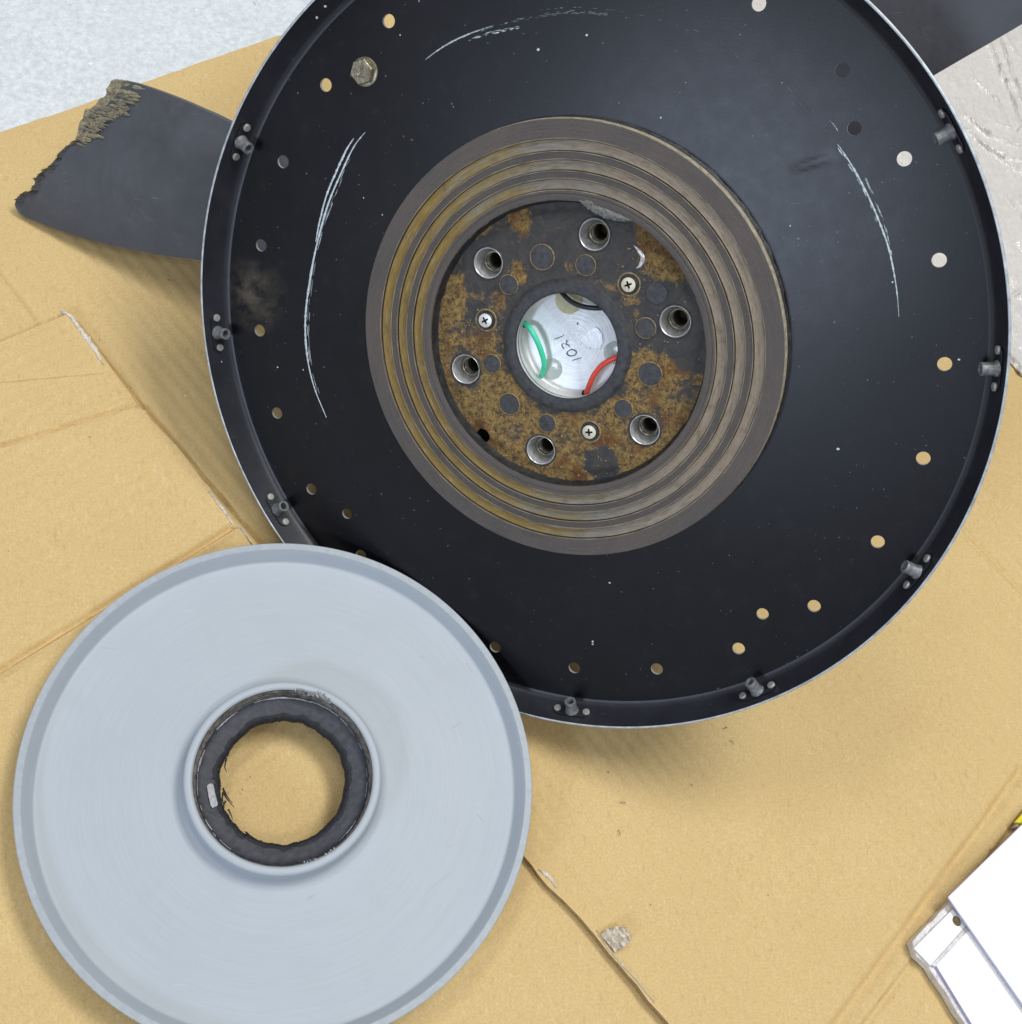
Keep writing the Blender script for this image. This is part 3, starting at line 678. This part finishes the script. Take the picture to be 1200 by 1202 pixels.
# screws with cross recess
def screw(px, py, mat, rot):
    c = P(px, py, HZ + .004); bm = bmesh.new()
    outer = circ(0, 0, .0172, 24); cr = []
    for k in range(4):
        a = k * PI / 2
        for (r, t) in ((.0095, -.22), (.0095, .22), (.0036, PI / 4)): cr.append((r * math.cos(a + t), r * math.sin(a + t)))
    bm = cdt_sheet(outer, [cr], [(.0130 * math.cos(i * PI / 6), .0130 * math.sin(i * PI / 6)) for i in range(12)], lambda x, y: .0042 - 7 * (x * x + y * y), .0035, 1)
    o = obj('screw', bm, [mat, MAT['void']], prop, smooth=30, scale=S); o.location = c * S; o.rotation_euler.z = rot
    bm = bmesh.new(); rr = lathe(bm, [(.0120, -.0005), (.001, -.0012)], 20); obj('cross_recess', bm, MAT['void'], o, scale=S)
    bm = bmesh.new(); lathe(bm, [(.0172, .0020), (.0185, -.002), (.0200, -.0036), (.0235, -.0030), (.0245, -.0045)], 32); obj('screw_seat', bm, MAT['dark_steel'], o, smooth=40, scale=S)
    bm = bmesh.new(); lathe(bm, [(.0243, -.0045), (.0254, -.0024), (.0272, -.0024), (.0290, -.0045)], 40, jitter=lambda k, a, r, z: (r * (1 + .04 * fn(math.cos(a) * 3, math.sin(a) * 3, k)), z - .0010 * abs(fn(math.cos(a) * 5, math.sin(a) * 5, 4)))); obj('rust_halo', bm, MAT['halo'], o, smooth=40, scale=S)
screw(738, 334, MAT['screw'], .35); screw(692, 507, MAT['screw'], .1); screw(570, 376, MAT['screw_w'], .5)
# plugged holes
for (px, py, rp) in ((636.7, 301.7, 14.7), (687.8, 311.3, 12), (597.5, 334, 11.5), (758.3, 385, 12), (598.3, 474, 13.3), (642.5, 496.7, 11), (577.5, 426.7, 11.5), (763.3, 439, 14.3), (732, 479.7, 11.3), (771, 344, 13)):
    r = rp / 490; c = P(px, py, HZ)
    bm = bmesh.new(); rr = lathe(bm, [(r * .965, .0012), (r * .95, -.0015 + .0034), (r * .5, .0021), (.001, .0021)], 32)
    for v in bm.verts: v.co += c; v.co.z += .0005 * fn(v.co.x, v.co.y, 0, 60)
    o = obj('blanking_plug', bm, MAT['dark_steel'], prop, smooth=40, scale=S)
    if px != 771:
        bm = bmesh.new(); lathe(bm, [(r * .965, .0008), (r * .985, .0032), (r * 1.02, .0030), (r * 1.05, .0006)], 36, jitter=lambda k, a, r_, z: (r_ * (1 + .012 * fn(math.cos(a) * 4, math.sin(a) * 4, 3)), z - .0013 * abs(fn(math.cos(a) * 3 + px, math.sin(a) * 3, 7))))
        for v in bm.verts: v.co += c
        obj('plug_ring', bm, MAT['halo'], o, smooth=40, scale=S)
# torn grey gasket flap at the upper inner edge, bright gouge
def ribbon(bm, pts, wids, z, seed=0, lift=.003):
    rows = []
    for i, p in enumerate(pts):
        q0, q1 = pts[max(0, i - 1)], pts[min(len(pts) - 1, i + 1)]; t = (q1 - q0); t.z = 0; t.normalize(); nrm = Vector((-t.y, t.x, 0))
        w1 = wids(i / (len(pts) - 1))
        rows.append([bm.verts.new(Vector((p.x, p.y, z)) + nrm * w1 * s + Vector((0, 0, lift * (1 - s * s) + lift * .6 * fn(p.x, p.y, s * 3, 60)))) for s in (-1, -.6, -.2, .2, .6, 1)])
    for A, B in zip(rows, rows[1:]):
        for k in range(5): bm.faces.new((A[k], A[k + 1], B[k + 1], B[k]))
pts = spline([P(x, y, .040) for x, y in ((681, 234), (690, 238), (703, 245), (717, 251), (731, 255), (742, 258))], 60)
bm = bmesh.new(); ribbon(bm, pts, lambda t: .012 * math.sin(PI * min(.97, t + .02))**.6 * (1 + .35 * fn(t * 22, 0, 1)) + .001, .0415, lift=.004)
obj('torn_gasket', bm, MAT['dust'], prop, smooth=50, scale=S)
pts = spline([P(x, y, HZ) for x, y in ((744, 287), (750, 294), (755, 302), (752, 311), (747, 315))], 30)
bm = bmesh.new(); ribbon(bm, pts, lambda t: .0045 * math.sin(PI * t) + .0006, HZ + .002, lift=.0015)
obj('bright_gouge', bm, MAT['chrome'], prop, smooth=50, scale=S)
# rust crumbs on the hub face
bm = bmesh.new()
for k in range(260):
    for _ in range(20):
        r, a = random.uniform(.17, .338), random.uniform(0, 360); p = pol(r, a)
        if p.y < .12 * random.random() or (p.x > .12 and p.y > .12): break
    if any((p - Vector((q.x, q.y, 0))).length < .042 for q in lug) or (p - pol(.218, 46.5)).length < .03 or (p - pol(.218, -73.4)).length < .03: continue
    s = random.uniform(.0012, .0034); c = Vector((p.x, p.y, zH(p.x, p.y) + s * .2))
    vs = [bm.verts.new(c + Vector((random.uniform(.6, 1.2) * s * math.cos(t), random.uniform(.6, 1.2) * s * math.sin(t), 0))) for t in (0, 1.25, 2.5, 3.8, 5)]; top = bm.verts.new(c + Vector((0, 0, s * .8)))
    for i in range(5): bm.faces.new((vs[i], vs[(i + 1) % 5], top))
o = obj('rust_crumbs', bm, MAT['halo'], prop, scale=S); o['kind'] = 'stuff'
# hex bolt
c = P(429, 84, 0); bm = bmesh.new()
hexa = [(.0305 * math.cos(math.radians(12 + 60 * k)), .0305 * math.sin(math.radians(12 + 60 * k))) for k in range(6)]
for z0, z1, s1 in ((.0045, .0215, 1.0), (.0215, .0235, .93)):
    A = [bm.verts.new((x * (1 if z0 < .02 else 1), y, z0)) for x, y in hexa]; B = [bm.verts.new((x * s1, y * s1, z1)) for x, y in hexa]
    for k in range(6): bm.faces.new((A[k], A[(k + 1) % 6], B[(k + 1) % 6], B[k]))
bm.faces.new(B)
bolt = obj('hex_bolt', bm, MAT['bolt'], prop, scale=S); bolt.location = c * S
bm = bmesh.new(); rr = lathe(bm, [(.034, .0), (.034, .0035), (.032, .0046), (.02, .0046)], 40); obj('washer', bm, MAT['bolt'], bolt, smooth=30, scale=S)
bm = bmesh.new()
for pts_ in ([(-.014, .006), (-.009, -.003), (-.006, .007)], [(-.002, .010), (.003, .013), (.006, .008), (.001, .006), (-.002, .010)], [(-.012, -.010), (.010, -.012)]): tube(bm, [Vector((x, y, .0236)) for x, y in pts_], .0006, 5)
obj('stamped_mark', bm, MAT['dark_steel'], bolt, scale=S)
# nut plates along the rim wall
def nutplate():
    # local frame: x tangent, y up the wall, z inward
    bm = bmesh.new(); outl = []
    for k in range(36):
        a = 2 * PI * k / 36; r = .015 + .031 * abs(math.cos(a))**3; outl.append((r * math.cos(a) * 1.05, min(.0165, max(-.0165, r * math.sin(a) * 1.1))))
    bm = cdt_sheet(outl, [], [(0, 0), (.02, 0), (-.02, 0)], lambda x, y: .003 + .5 * x * x, .003)
    root = obj('nut_plate', bm, MAT['wall'], prop, smooth=40, scale=S)
    bm = bmesh.new(); lathe(bm, [(.0185, .002), (.0175, .007), (.0150, .011), (.0143, .030), (.0150, .0375), (.0143, .039), (.0100, .039), (.0092, .036), (.0090, .004), (.001, .003)], 28)
    obj('nut_barrel', bm, MAT['nutsteel'], root, smooth=35, scale=S)
    for s in (-1, 1):
        bm = bmesh.new(); rr = lathe(bm, [(.0098, 0), (.0098, .0045), (.0088, .0062), (.0050, .0070)], 20); capdisc(bm, (0, 0, .0066), rr[-1])
        r_ = obj('rivet', bm, MAT['rivet'], root, smooth=40, scale=S); r_.location = Vector((s * .0400, 0, .0025)) * S
    return root
np0 = nutplate(); kids = list(np0.children)
wn = Vector((-.935, 0, .355)).normalized()   # wall normal at angle 0 (radial, -, up)
for i in range(12):
    a = 1.9 + 30.03 * i
    o = np0
    if i:
        o = np0.copy(); COL.objects.link(o)
        for k in kids: d = k.copy(); COL.objects.link(d); d.parent = o
    X = Vector((0, 1, 0)); Zt = wn; Yt = Zt.cross(X)
    m3 = Matrix((X, Yt, Zt)).transposed(); rz = Matrix.Rotation(math.radians(a), 3, 'Z')
    o.matrix_local = Matrix.Translation(pol(.9788, a, .034) * S) @ (rz @ m3).to_4x4()
# scratches
def scratch(path, strands, spread, dash, wmax, dens=1.0):
    bm = bmesh.new(); base = spline([P(x, y, 0) for x, y in path], 160); n = len(base)
    for s in range(strands):
        off = random.gauss(0, spread); i = int(random.uniform(0, n * (.5 if strands > 3 else .02)))
        while i < n - 3:
            ln = int(random.uniform(.25, 1) * dash) if dash else n; j = min(n - 1, i + ln); w_ = wmax * random.uniform(.35, 1)
            seg = base[i:j + 1]
            if len(seg) > 3 and random.random() < dens:
                rows = []
                for k, p in enumerate(seg):
                    rad = p.copy(); rad.z = 0; rad.normalize(); t = k / (len(seg) - 1)
                    ww = w_ * math.sin(PI * (.02 + .96 * t))**.5 * (.55 + .9 * abs(fn(p.x, p.y, s, 120))); o_ = off + .0015 * fn(p.x, p.y, s + 9, 6)
                    zz = dent(p.x, p.y) + .0007 + .00004 * s
                    rows.append([bm.verts.new(p + rad * (o_ + q * ww) + Vector((0, 0, zz + (.0006 if q == 0 else 0)))) for q in (-1, 0, 1)])
                for A, B in zip(rows, rows[1:]):
                    for q in (0, 1): bm.faces.new((A[q], A[q + 1], B[q + 1], B[q]))
            i = j + int(random.uniform(.1, .8) * (dash or n))
    o = obj('scratch_mark', bm, MAT['scratch_faint' if strands > 6 else 'scratch'], prop, smooth=60, scale=S)
    if strands > 1: o['kind'] = 'stuff'
    return o
for _k in range(2): scratch([(430, 154), (416, 172), (402, 200), (385, 240), (372, 288), (362, 340), (358.5, 380), (361, 420), (369, 455), (383, 490)], 1, .0005, 0, .0044)
scratch([(416, 162), (407, 176), (398, 195), (384, 228), (375, 262), (371, 284)], 2, .0008, 0, .0034)
scratch([(423, 170), (408, 196), (396, 225), (382, 262), (371, 305), (365, 350), (363, 390), (366, 425), (375, 462)], 5, .0026, 14, .0012, .7)
scratch([(499, 71), (515, 59), (535, 47), (556, 38), (580, 30)], 2, .0010, 0, .0016)
scratch([(534, 53), (560, 43), (585, 37), (610, 32)], 4, .0016, 20, .0014, .8)
scratch([(560, 36), (600, 24), (640, 16), (680, 13), (714, 16)], 9, .0040, 9, .0012, .6)
scratch([(640, 12), (700, 10), (760, 20), (800, 33), (860, 60), (905, 90), (950, 132), (970, 155)], 8, .0050, 5, .0006, .35)
scratch([(983, 168), (996, 187), (1008, 207), (1022, 235), (1033, 262), (1043, 290), (1050, 320), (1054, 345), (1056, 372)], 1, 0, 0, .0036)
scratch([(984, 170), (1004, 202), (1020, 232), (1031, 260)], 4, .0014, 22, .0016, .9)
scratch([(1016, 208), (1028, 235), (1040, 268), (1047, 300)], 3, .0012, 40, .0012, .9)
scratch([(974, 140), (980, 147), (985, 155)], 1, 0, 0, .0009); scratch([(1110, 271), (1125, 266), (1139, 262)], 1, 0, 0, .0004)
# paint flecks and pin holes
bm = bmesh.new()
FL = [(632, 58, 2.6), (689, 41, 2.0), (984, 527, 2.4), (696, 753, 2.4), (696, 756, 2.2), (380, 19, 2.6), (391, 6, 2.2), (716, 684, 1.7), (268, 421, 1.6), (254, 449, 1.8), (326, 431, 1.8), (356, 434, 1.8), (1048, 331, 1.6), (1126, 422, 1.8), (492, 1, 1.5), (427, 232, 1.4), (449, 252, 1.4), (776, 138, 1.6), (928, 265, 1.6), (470, 41, 1.5)]
for k in range(36):
    r, a = random.uniform(.55, .94), random.uniform(0, 360); q = pol(r, a); FL.append((q, random.uniform(.3, .7)))
for f_ in FL:
    if len(f_) == 3: c = P(f_[0], f_[1], 0); s = f_[2]
    else: c, s = f_
    s = s / 490 / 1.6; c = Vector((c.x, c.y, dent(c.x, c.y) + .0006)); el = random.uniform(.7, 1.5)
    if math.hypot(c.x, c.y) > .955: c.z += .055 * (math.hypot(c.x, c.y) - .962) / .026 + .002; c.x *= .995; c.y *= .995
    vs = [bm.verts.new(c + Vector((s * math.cos(t) * el, s * math.sin(t), 0))) for t in (0, 1, 2, 3.1, 4.2, 5.3)]; bm.faces.new(vs)
o = obj('paint_flecks', bm, MAT['scratch'], prop, scale=S); o['kind'] = 'stuff'

# ------------------------------------------------------------------ blades (in the plate's frame, behind it)
def blade(lower, upper, frac, hL, hU, n_s, n_t, thick, name='blade'):
    lo = spline([Vector((x, y, 0)) for x, y in lower], n_s); up = spline([Vector((x, y, 0)) for x, y in upper], n_s)
    def samp(c, t): k = t * (len(c) - 1); i = min(len(c) - 2, int(k)); return c[i].lerp(c[i + 1], k - i)
    bm = bmesh.new(); T, B = [], []
    for j in range(n_t + 1):
        t = j / n_t; rT, rB = [], []
        f0 = samp(frac, t) if frac else None
        for i in range(n_s + 1):
            s = i / n_s; p = samp(lo, s).lerp(samp(up, s), t)
            if f0 is not None: p = p + (f0 - samp(lo, 0).lerp(samp(up, 0), t)) * (1 - s)**7
            h = hL(s) + (hU(s) - hL(s)) * t + .030 * math.sin(PI * t) * (.8)
            q = P(p.x, p.y, h); th = thick(s) * (math.sin(PI * (.06 + .88 * t)))**.6
            if i == 0 and frac: th *= .8
            rT.append(bm.verts.new(q)); rB.append(bm.verts.new(q + Vector((0, 0, -th))))
        T.append(rT); B.append(rB)
    for j in range(n_t):
        for i in range(n_s):
            ff = bm.faces.new((T[j][i], T[j][i + 1], T[j + 1][i + 1], T[j + 1][i]))
            tt_ = j / n_t
            if frac and tt_ > .48 and i < 8.5 * (min(1, (tt_ - .45) / .3)) + 2.2 * fn(i * .9, j * .35, 5): ff.material_index = 1
            bm.faces.new((B[j + 1][i], B[j + 1][i + 1], B[j][i + 1], B[j][i]))
    for i in range(n_s):
        bm.faces.new((T[0][i + 1], T[0][i], B[0][i], B[0][i + 1])); bm.faces.new((T[n_t][i], T[n_t][i + 1], B[n_t][i + 1], B[n_t][i]))
    for j in range(n_t):
        f = bm.faces.new((T[j][0], T[j + 1][0], B[j + 1][0], B[j][0])); f.material_index = 1
        bm.faces.new((T[j + 1][n_s], T[j][n_s], B[j][n_s], B[j + 1][n_s]))
    bmesh.ops.recalc_face_normals(bm, faces=bm.faces)
    return obj(name, bm, [MAT['blade'], MAT['frac']], prop, smooth=50, scale=S)
fr = [(18.5, 244), (17.5, 238), (20, 231), (28, 227), (38, 223), (37, 219), (42, 216), (41, 212), (39, 210), (45, 206), (50, 201), (56, 198), (60, 192), (66, 186), (67, 181), (69, 178), (72, 177), (76, 173), (82, 168),
      (88, 163), (90, 158), (92, 150), (93, 144), (97, 139), (100, 129), (106, 127), (112, 124), (114, 120), (117, 115), (124, 113), (125, 109), (124, 103), (128, 101), (130, 95), (134, 93.5)]
fr = [Vector((x + random.uniform(-.8, .8), y + random.uniform(-.8, .8), 0)) for x, y in densify(fr, 1.6, 0, False)]
bl = blade([(19, 247), (27, 254), (60, 267), (100, 280), (150, 292), (200, 301), (238, 306), (300, 322), (420, 365), (560, 400)],
      [(134, 93.5), (160, 98), (200, 112), (235, 127), (268, 143), (330, 180), (440, 250), (560, 330)], fr,
      lambda s: -.235 - .06 * s, lambda s: -.345 - .01 * s, 110, 60, lambda s: .040 + .06 * s)
bl['label'] = 'broken charcoal blade with splintered tip'
# splintered laminations of the broken tip
bm = bmesh.new()
def sliver(px, py, L_, w_, ang, h, th=.006):
    a = math.radians(ang); d = Vector((math.cos(a), math.sin(a))); nn = Vector((-d.y, d.x)); k = 7; rows = []
    for i in range(k):
        t = i / (k - 1); x, y = px + d.x * L_ * t, py + d.y * L_ * t; ww = w_ * (math.sin(PI * (.12 + .80 * t))) * random.uniform(.7, 1.2)
        hh = h - .004 * t
        rows.append([P(x + nn.x * ww * q, y + nn.y * ww * q, hh + (th * .7 if q == 0 else 0)) for q in (-1, 0, 1)])
    vt = [[bm.verts.new(v) for v in r] for r in rows]; vb = [[bm.verts.new(r[q] - Vector((0, 0, th))) for q in (0, 2)] for r in rows]
    for i in range(k - 1):
        bm.faces.new((vt[i][0], vt[i + 1][0], vt[i + 1][1], vt[i][1])); bm.faces.new((vt[i][1], vt[i + 1][1], vt[i + 1][2], vt[i][2]))
        bm.faces.new((vb[i][0], vb[i + 1][0], vt[i + 1][0], vt[i][0])); bm.faces.new((vt[i][2], vt[i + 1][2], vb[i + 1][1], vb[i][1]))
    bm.faces.new((vt[0][0], vt[0][1], vt[0][2], vb[0][1], vb[0][0]))
for k in range(110):
    t = random.uniform(.52, 1)**.9; i = min(len(fr) - 1, int(t * len(fr))); p = fr[i]
    inn = random.uniform(-1.5, 30) * (.25 + .75 * min(1, (t - .5) / .3))
    tt = max(0, min(1, t)); h = -.235 - .11 * tt + .030 * math.sin(PI * tt) * .8 + .003
    sliver(p.x + inn, p.y + inn * .18 + random.uniform(-2, 2), random.uniform(6, 18), random.uniform(.8, 3.2), random.gauss(15, 6), h + random.uniform(-.0035, .0008), th=random.uniform(.0010, .0026))
for k in range(90):
    t = random.uniform(.02, .55); i = int(t * len(fr)); p = fr[i]; h = -.235 - .11 * t + .024 * math.sin(PI * t)
    sliver(p.x + random.uniform(-2, 3), p.y + random.uniform(-1, 1), random.uniform(3, 8), random.uniform(.25, .7), random.uniform(-30, 20), h + .001)
o = obj('splintered_fibres', bm, MAT['frac'], bl, smooth=25, scale=S); o['kind'] = 'stuff'
b2 = blade([(1390, -88), (1300, -34), (1200, 28), (1097, 88), (1040, 124), (1003, 166), (900, 238), (790, 330), (720, 400)],
      [(1390, -330), (1300, -285), (1200, -225), (1100, -130), (1000, -45), (915, 32), (850, 90), (740, 200), (650, 330)], None,
      lambda s: -.29 - .02 * s, lambda s: -.37 + .02 * s, 80, 24, lambda s: .036 + .06 * s)
b2['label'] = 'long charcoal blade running out of the picture'
bm = bmesh.new(); lathe(bm, [(.34, -.010), (.34, -.03), (.30, -.05), (.30, -.36), (.22, -.42), (.10, -.43), (.001, -.43)], 64)
obj('hub_barrel', bm, MAT['dark_steel'], prop, smooth=40, scale=S)

# ------------------------------------------------------------------ pale grey disc
RG_ = .1207
gc = Vector((-.894, 1.0453, 4.9529)) * RG_; gn = Vector((.1995, -.4082, 0)); gn.z = -math.sqrt(1 - gn.x**2 - gn.y**2)
gu = Vector((1, 0, 0)); gu = (gu - gu.dot(gn) * gn).normalized(); gv = gn.cross(gu)
GC = M @ gc + CAM; GU, GV, GN = M @ gu, M @ gv, M @ gn
disc = bpy.data.objects.new('grey_disc', None); COL.objects.link(disc)
disc.matrix_world = Matrix.Translation(GC) @ Matrix((GU, GV, GN)).transposed().to_4x4()
tag(disc, 'pale grey dished metal disc with a torn black seal in its centre hole', 'disc')
def PG(px, py, h=0):
    q = onplane(px, py, GC + GN * h * RG_, GN) - GC; return Vector((q.dot(GU) / RG_, q.dot(GV) / RG_, h))
bm = bmesh.new()
lathe(bm, [(.9700, .0), (.9685, -.002), (.9540, -.028), (.9400, -.0530), (.9375, -.0570), (.9330, -.0597), (.925, -.061), (.70, -.0615), (.50, -.0615), (.43, -.061), (.405, -.0585), (.392, -.050), (.386, -.038), (.3815, .035), (.3780, .0455), (.3705, .0500), (.3560, .0500), (.3490, .0470), (.3460, .0400)], 320)
obj('dish', bm, MAT['grey'], disc, smooth=50, scale=RG_)
bm = bmesh.new(); lathe(bm, [(.3460, .0400), (.3440, .028), (.3405, .024), (.3425, .018), (.3425, .006), (.3380, .002), (.3400, -.006), (.3400, -.018), (.3340, -.024), (.330, -.05), (.330, -.085)], 200)
obj('bore_wall', bm, MAT['groove'], disc, smooth=30, scale=RG_)
bm = bmesh.new(); lathe(bm, [(.970, 0), (.9725, .0018), (.997, .0018), (1.0, -.0010), (.9985, -.010), (.970, -.040), (.940, -.078), (.92, -.085), (.33, -.085)], 320)
obj('outer_lip', bm, MAT['greylip'], disc, smooth=35, scale=RG_)
# seal: ragged inner edge
def sj(k, a, r, z):
    if k >= 4:
        d = .006 * fn(math.cos(a) * 3, math.sin(a) * 3, 1) + .0025 * fn(math.cos(a) * 14, math.sin(a) * 14, 2) + .0035 * fn(math.cos(a) * 45, math.sin(a) * 45, 3)
        b = max(0, math.cos(a - math.radians(188)))**6; d += b * (.020 * fn(math.cos(a) * 30, math.sin(a) * 30, 5) + .004)
        return r + d * (1 if k < 7 else .6), z
    return r + .001 * fn(math.cos(a) * 20, math.sin(a) * 20, k), z + .0015 * fn(math.cos(a) * 9, math.sin(a) * 9, k)
bm = bmesh.new(); lathe(bm, [(.3335, -.018), (.3300, -.022), (.3220, -.0285), (.300, -.032), (.262, -.036), (.2540, -.040), (.2480, -.052), (.2470, -.068), (.252, -.082), (.33, -.084)], 360, jitter=sj)
seal = obj('rubber_seal', bm, MAT['seal'], disc, smooth=50, scale=RG_)
bm = bmesh.new(); lathe(bm, [(.268, -.0338), (.262, -.0346), (.254, -.0385), (.247, -.047), (.2440, -.060), (.2455, -.072)], 360, jitter=lambda k, a, r, z: (r + (.004 if k else .012) * fn(math.cos(a) * 6, math.sin(a) * 6, 8) + .004 * fn(math.cos(a) * 60, math.sin(a) * 60, k) + (.006 * fn(math.cos(a) * 3, math.sin(a) * 3, 1) + .0025 * fn(math.cos(a) * 14, math.sin(a) * 14, 2)), z + .001))
obj('frayed_edge', bm, MAT['seal_dark'], seal, smooth=40, scale=RG_)
bm = bmesh.new()
for pts_ in ([(262, 925), (264, 934), (269, 941), (275, 948)], [(263, 928), (268, 937), (273, 943)], [(289, 977), (296, 983), (304, 989)], [(265, 940), (262, 948), (264, 954)], [(266, 890), (264, 900), (266, 906)], [(290, 978), (287, 976)], [(262, 930), (261, 938), (263, 946), (262, 952)], [(268, 950), (271, 956), (273, 962)]):
    tube(bm, spline([PG(x, y, -.050) for x, y in pts_], 14), .0034, 6, rf=lambda t: 1.15 - .8 * t)
obj('rubber_strand', bm, MAT['seal_dark'], seal, smooth=60, scale=RG_)
# pale tab
outl = [PG(x, y, -.024) for x, y in ((243, 923), (245, 920.5), (248.5, 919.5), (250.5, 921), (252.5, 931), (255.5, 943), (255, 946), (249.5, 948.5), (247.5, 946), (245, 935))]
bm = bmesh.new(); f = bm.faces.new([bm.verts.new(v) for v in outl]); q = bmesh.ops.extrude_face_region(bm, geom=[f])
for v in q['geom']:
    if isinstance(v, bmesh.types.BMVert): v.co.z -= .012
bmesh.ops.recalc_face_normals(bm, faces=bm.faces)
obj('metal_tab', bm, MAT['tab'], seal, scale=RG_)
# thin pale broken line round the seal and torn foil at the boss
def arcbits(name, r, z, a0, a1, n, wid, mat, parent, lmin=2, lmax=10, rj=.002):
    bm = bmesh.new()
    for k in range(n):
        a = random.uniform(a0, a1); L_ = random.uniform(lmin, lmax); rr = r + random.uniform(-rj, rj)
        m = max(3, int(L_)); tube(bm, [pol(rr + .0012 * fn(a + t, 0, k), a + L_ * t / m, z + .001 * fn(a + t, 3, k)) for t in range(m + 1)], wid * random.uniform(.5, 1.2), 5)
    o = obj(name, bm, mat, parent, smooth=60, scale=RG_); o['kind'] = 'stuff'; return o
arcbits('pale_bead', .3300, -.0190, 40, 235, 34, .0019, MAT['tab'], seal, 3, 14)
arcbits('pale_bead', .3290, -.0200, -50, 40, 6, .0010, MAT['tab'], seal, 4, 14)
def crumbs(name, cx, n, mat, spread, smin, smax, z, parent, fnp):
    bm = bmesh.new()
    for k in range(n):
        c = fnp(); s = random.uniform(smin, smax)
        vs = [bm.verts.new(c + Vector([random.gauss(0, s) for _ in range(3)])) for _ in range(5)]
        for q in ((0, 1, 2), (0, 2, 3), (0, 3, 4), (1, 2, 4), (0, 1, 4), (2, 3, 4)): bm.faces.new([vs[i] for i in q])
    o = obj(name, bm, mat, parent, scale=RG_); o['kind'] = 'stuff'; return o
PTS = [PG(x, y, .048) for x, y in ((346, 806), (354, 808), (360, 811), (366, 812), (372, 811), (378, 814), (382, 816), (386, 820), (388, 822))]
def fp():
    i = random.randrange(len(PTS) - 1); p = PTS[i].lerp(PTS[i + 1], random.random()); rad = Vector((p.x, p.y, 0)).normalized(); return p - rad * random.uniform(.0, .016) + Vector((0, 0, random.uniform(-.008, .004)))
crumbs('torn_foil', 0, 130, MAT['tab'], 0, .0022, .0060, 0, disc, fp)
crumbs('scraped_grit', 0, 60, MAT['groove'], 0, .0012, .0030, 0, disc, fp)
QTS = [PG(x, y, .048) for x, y in ((354, 1013), (366, 1012), (376, 1010), (388, 1002), (396, 996))]
def fq():
    i = random.randrange(len(QTS) - 1); p = QTS[i].lerp(QTS[i + 1], random.random()); rad = Vector((p.x, p.y, 0)).normalized(); return p - rad * random.uniform(-.004, .010)
crumbs('scraped_grit', 0, 60, MAT['tab'], 0, .0010, .0032, 0, disc, fq)
# fine scratches on the dish
bm = bmesh.new()
for (x0, y0, x1, y1) in ((547, 778, 554, 789), (560, 955, 568, 965), (527, 857, 542, 848), (493, 770, 498, 773), (455, 848, 466, 838), (433, 975, 436, 983), (527, 994, 535, 991), (487, 870, 494, 864), (120, 760, 137, 762), (500, 1048, 535, 1020)):
    a, b = PG(x0, y0, -.0605), PG(x1, y1, -.0605); tube(bm, [a, (a + b) / 2, b], .0010 if x1 - x0 < 30 else .0006, 4, rf=lambda t: .4 + 1.2 * t * (1 - t) * 2)
o = obj('fine_scratches', bm, MAT['tab'], disc, scale=RG_); o['kind'] = 'stuff'
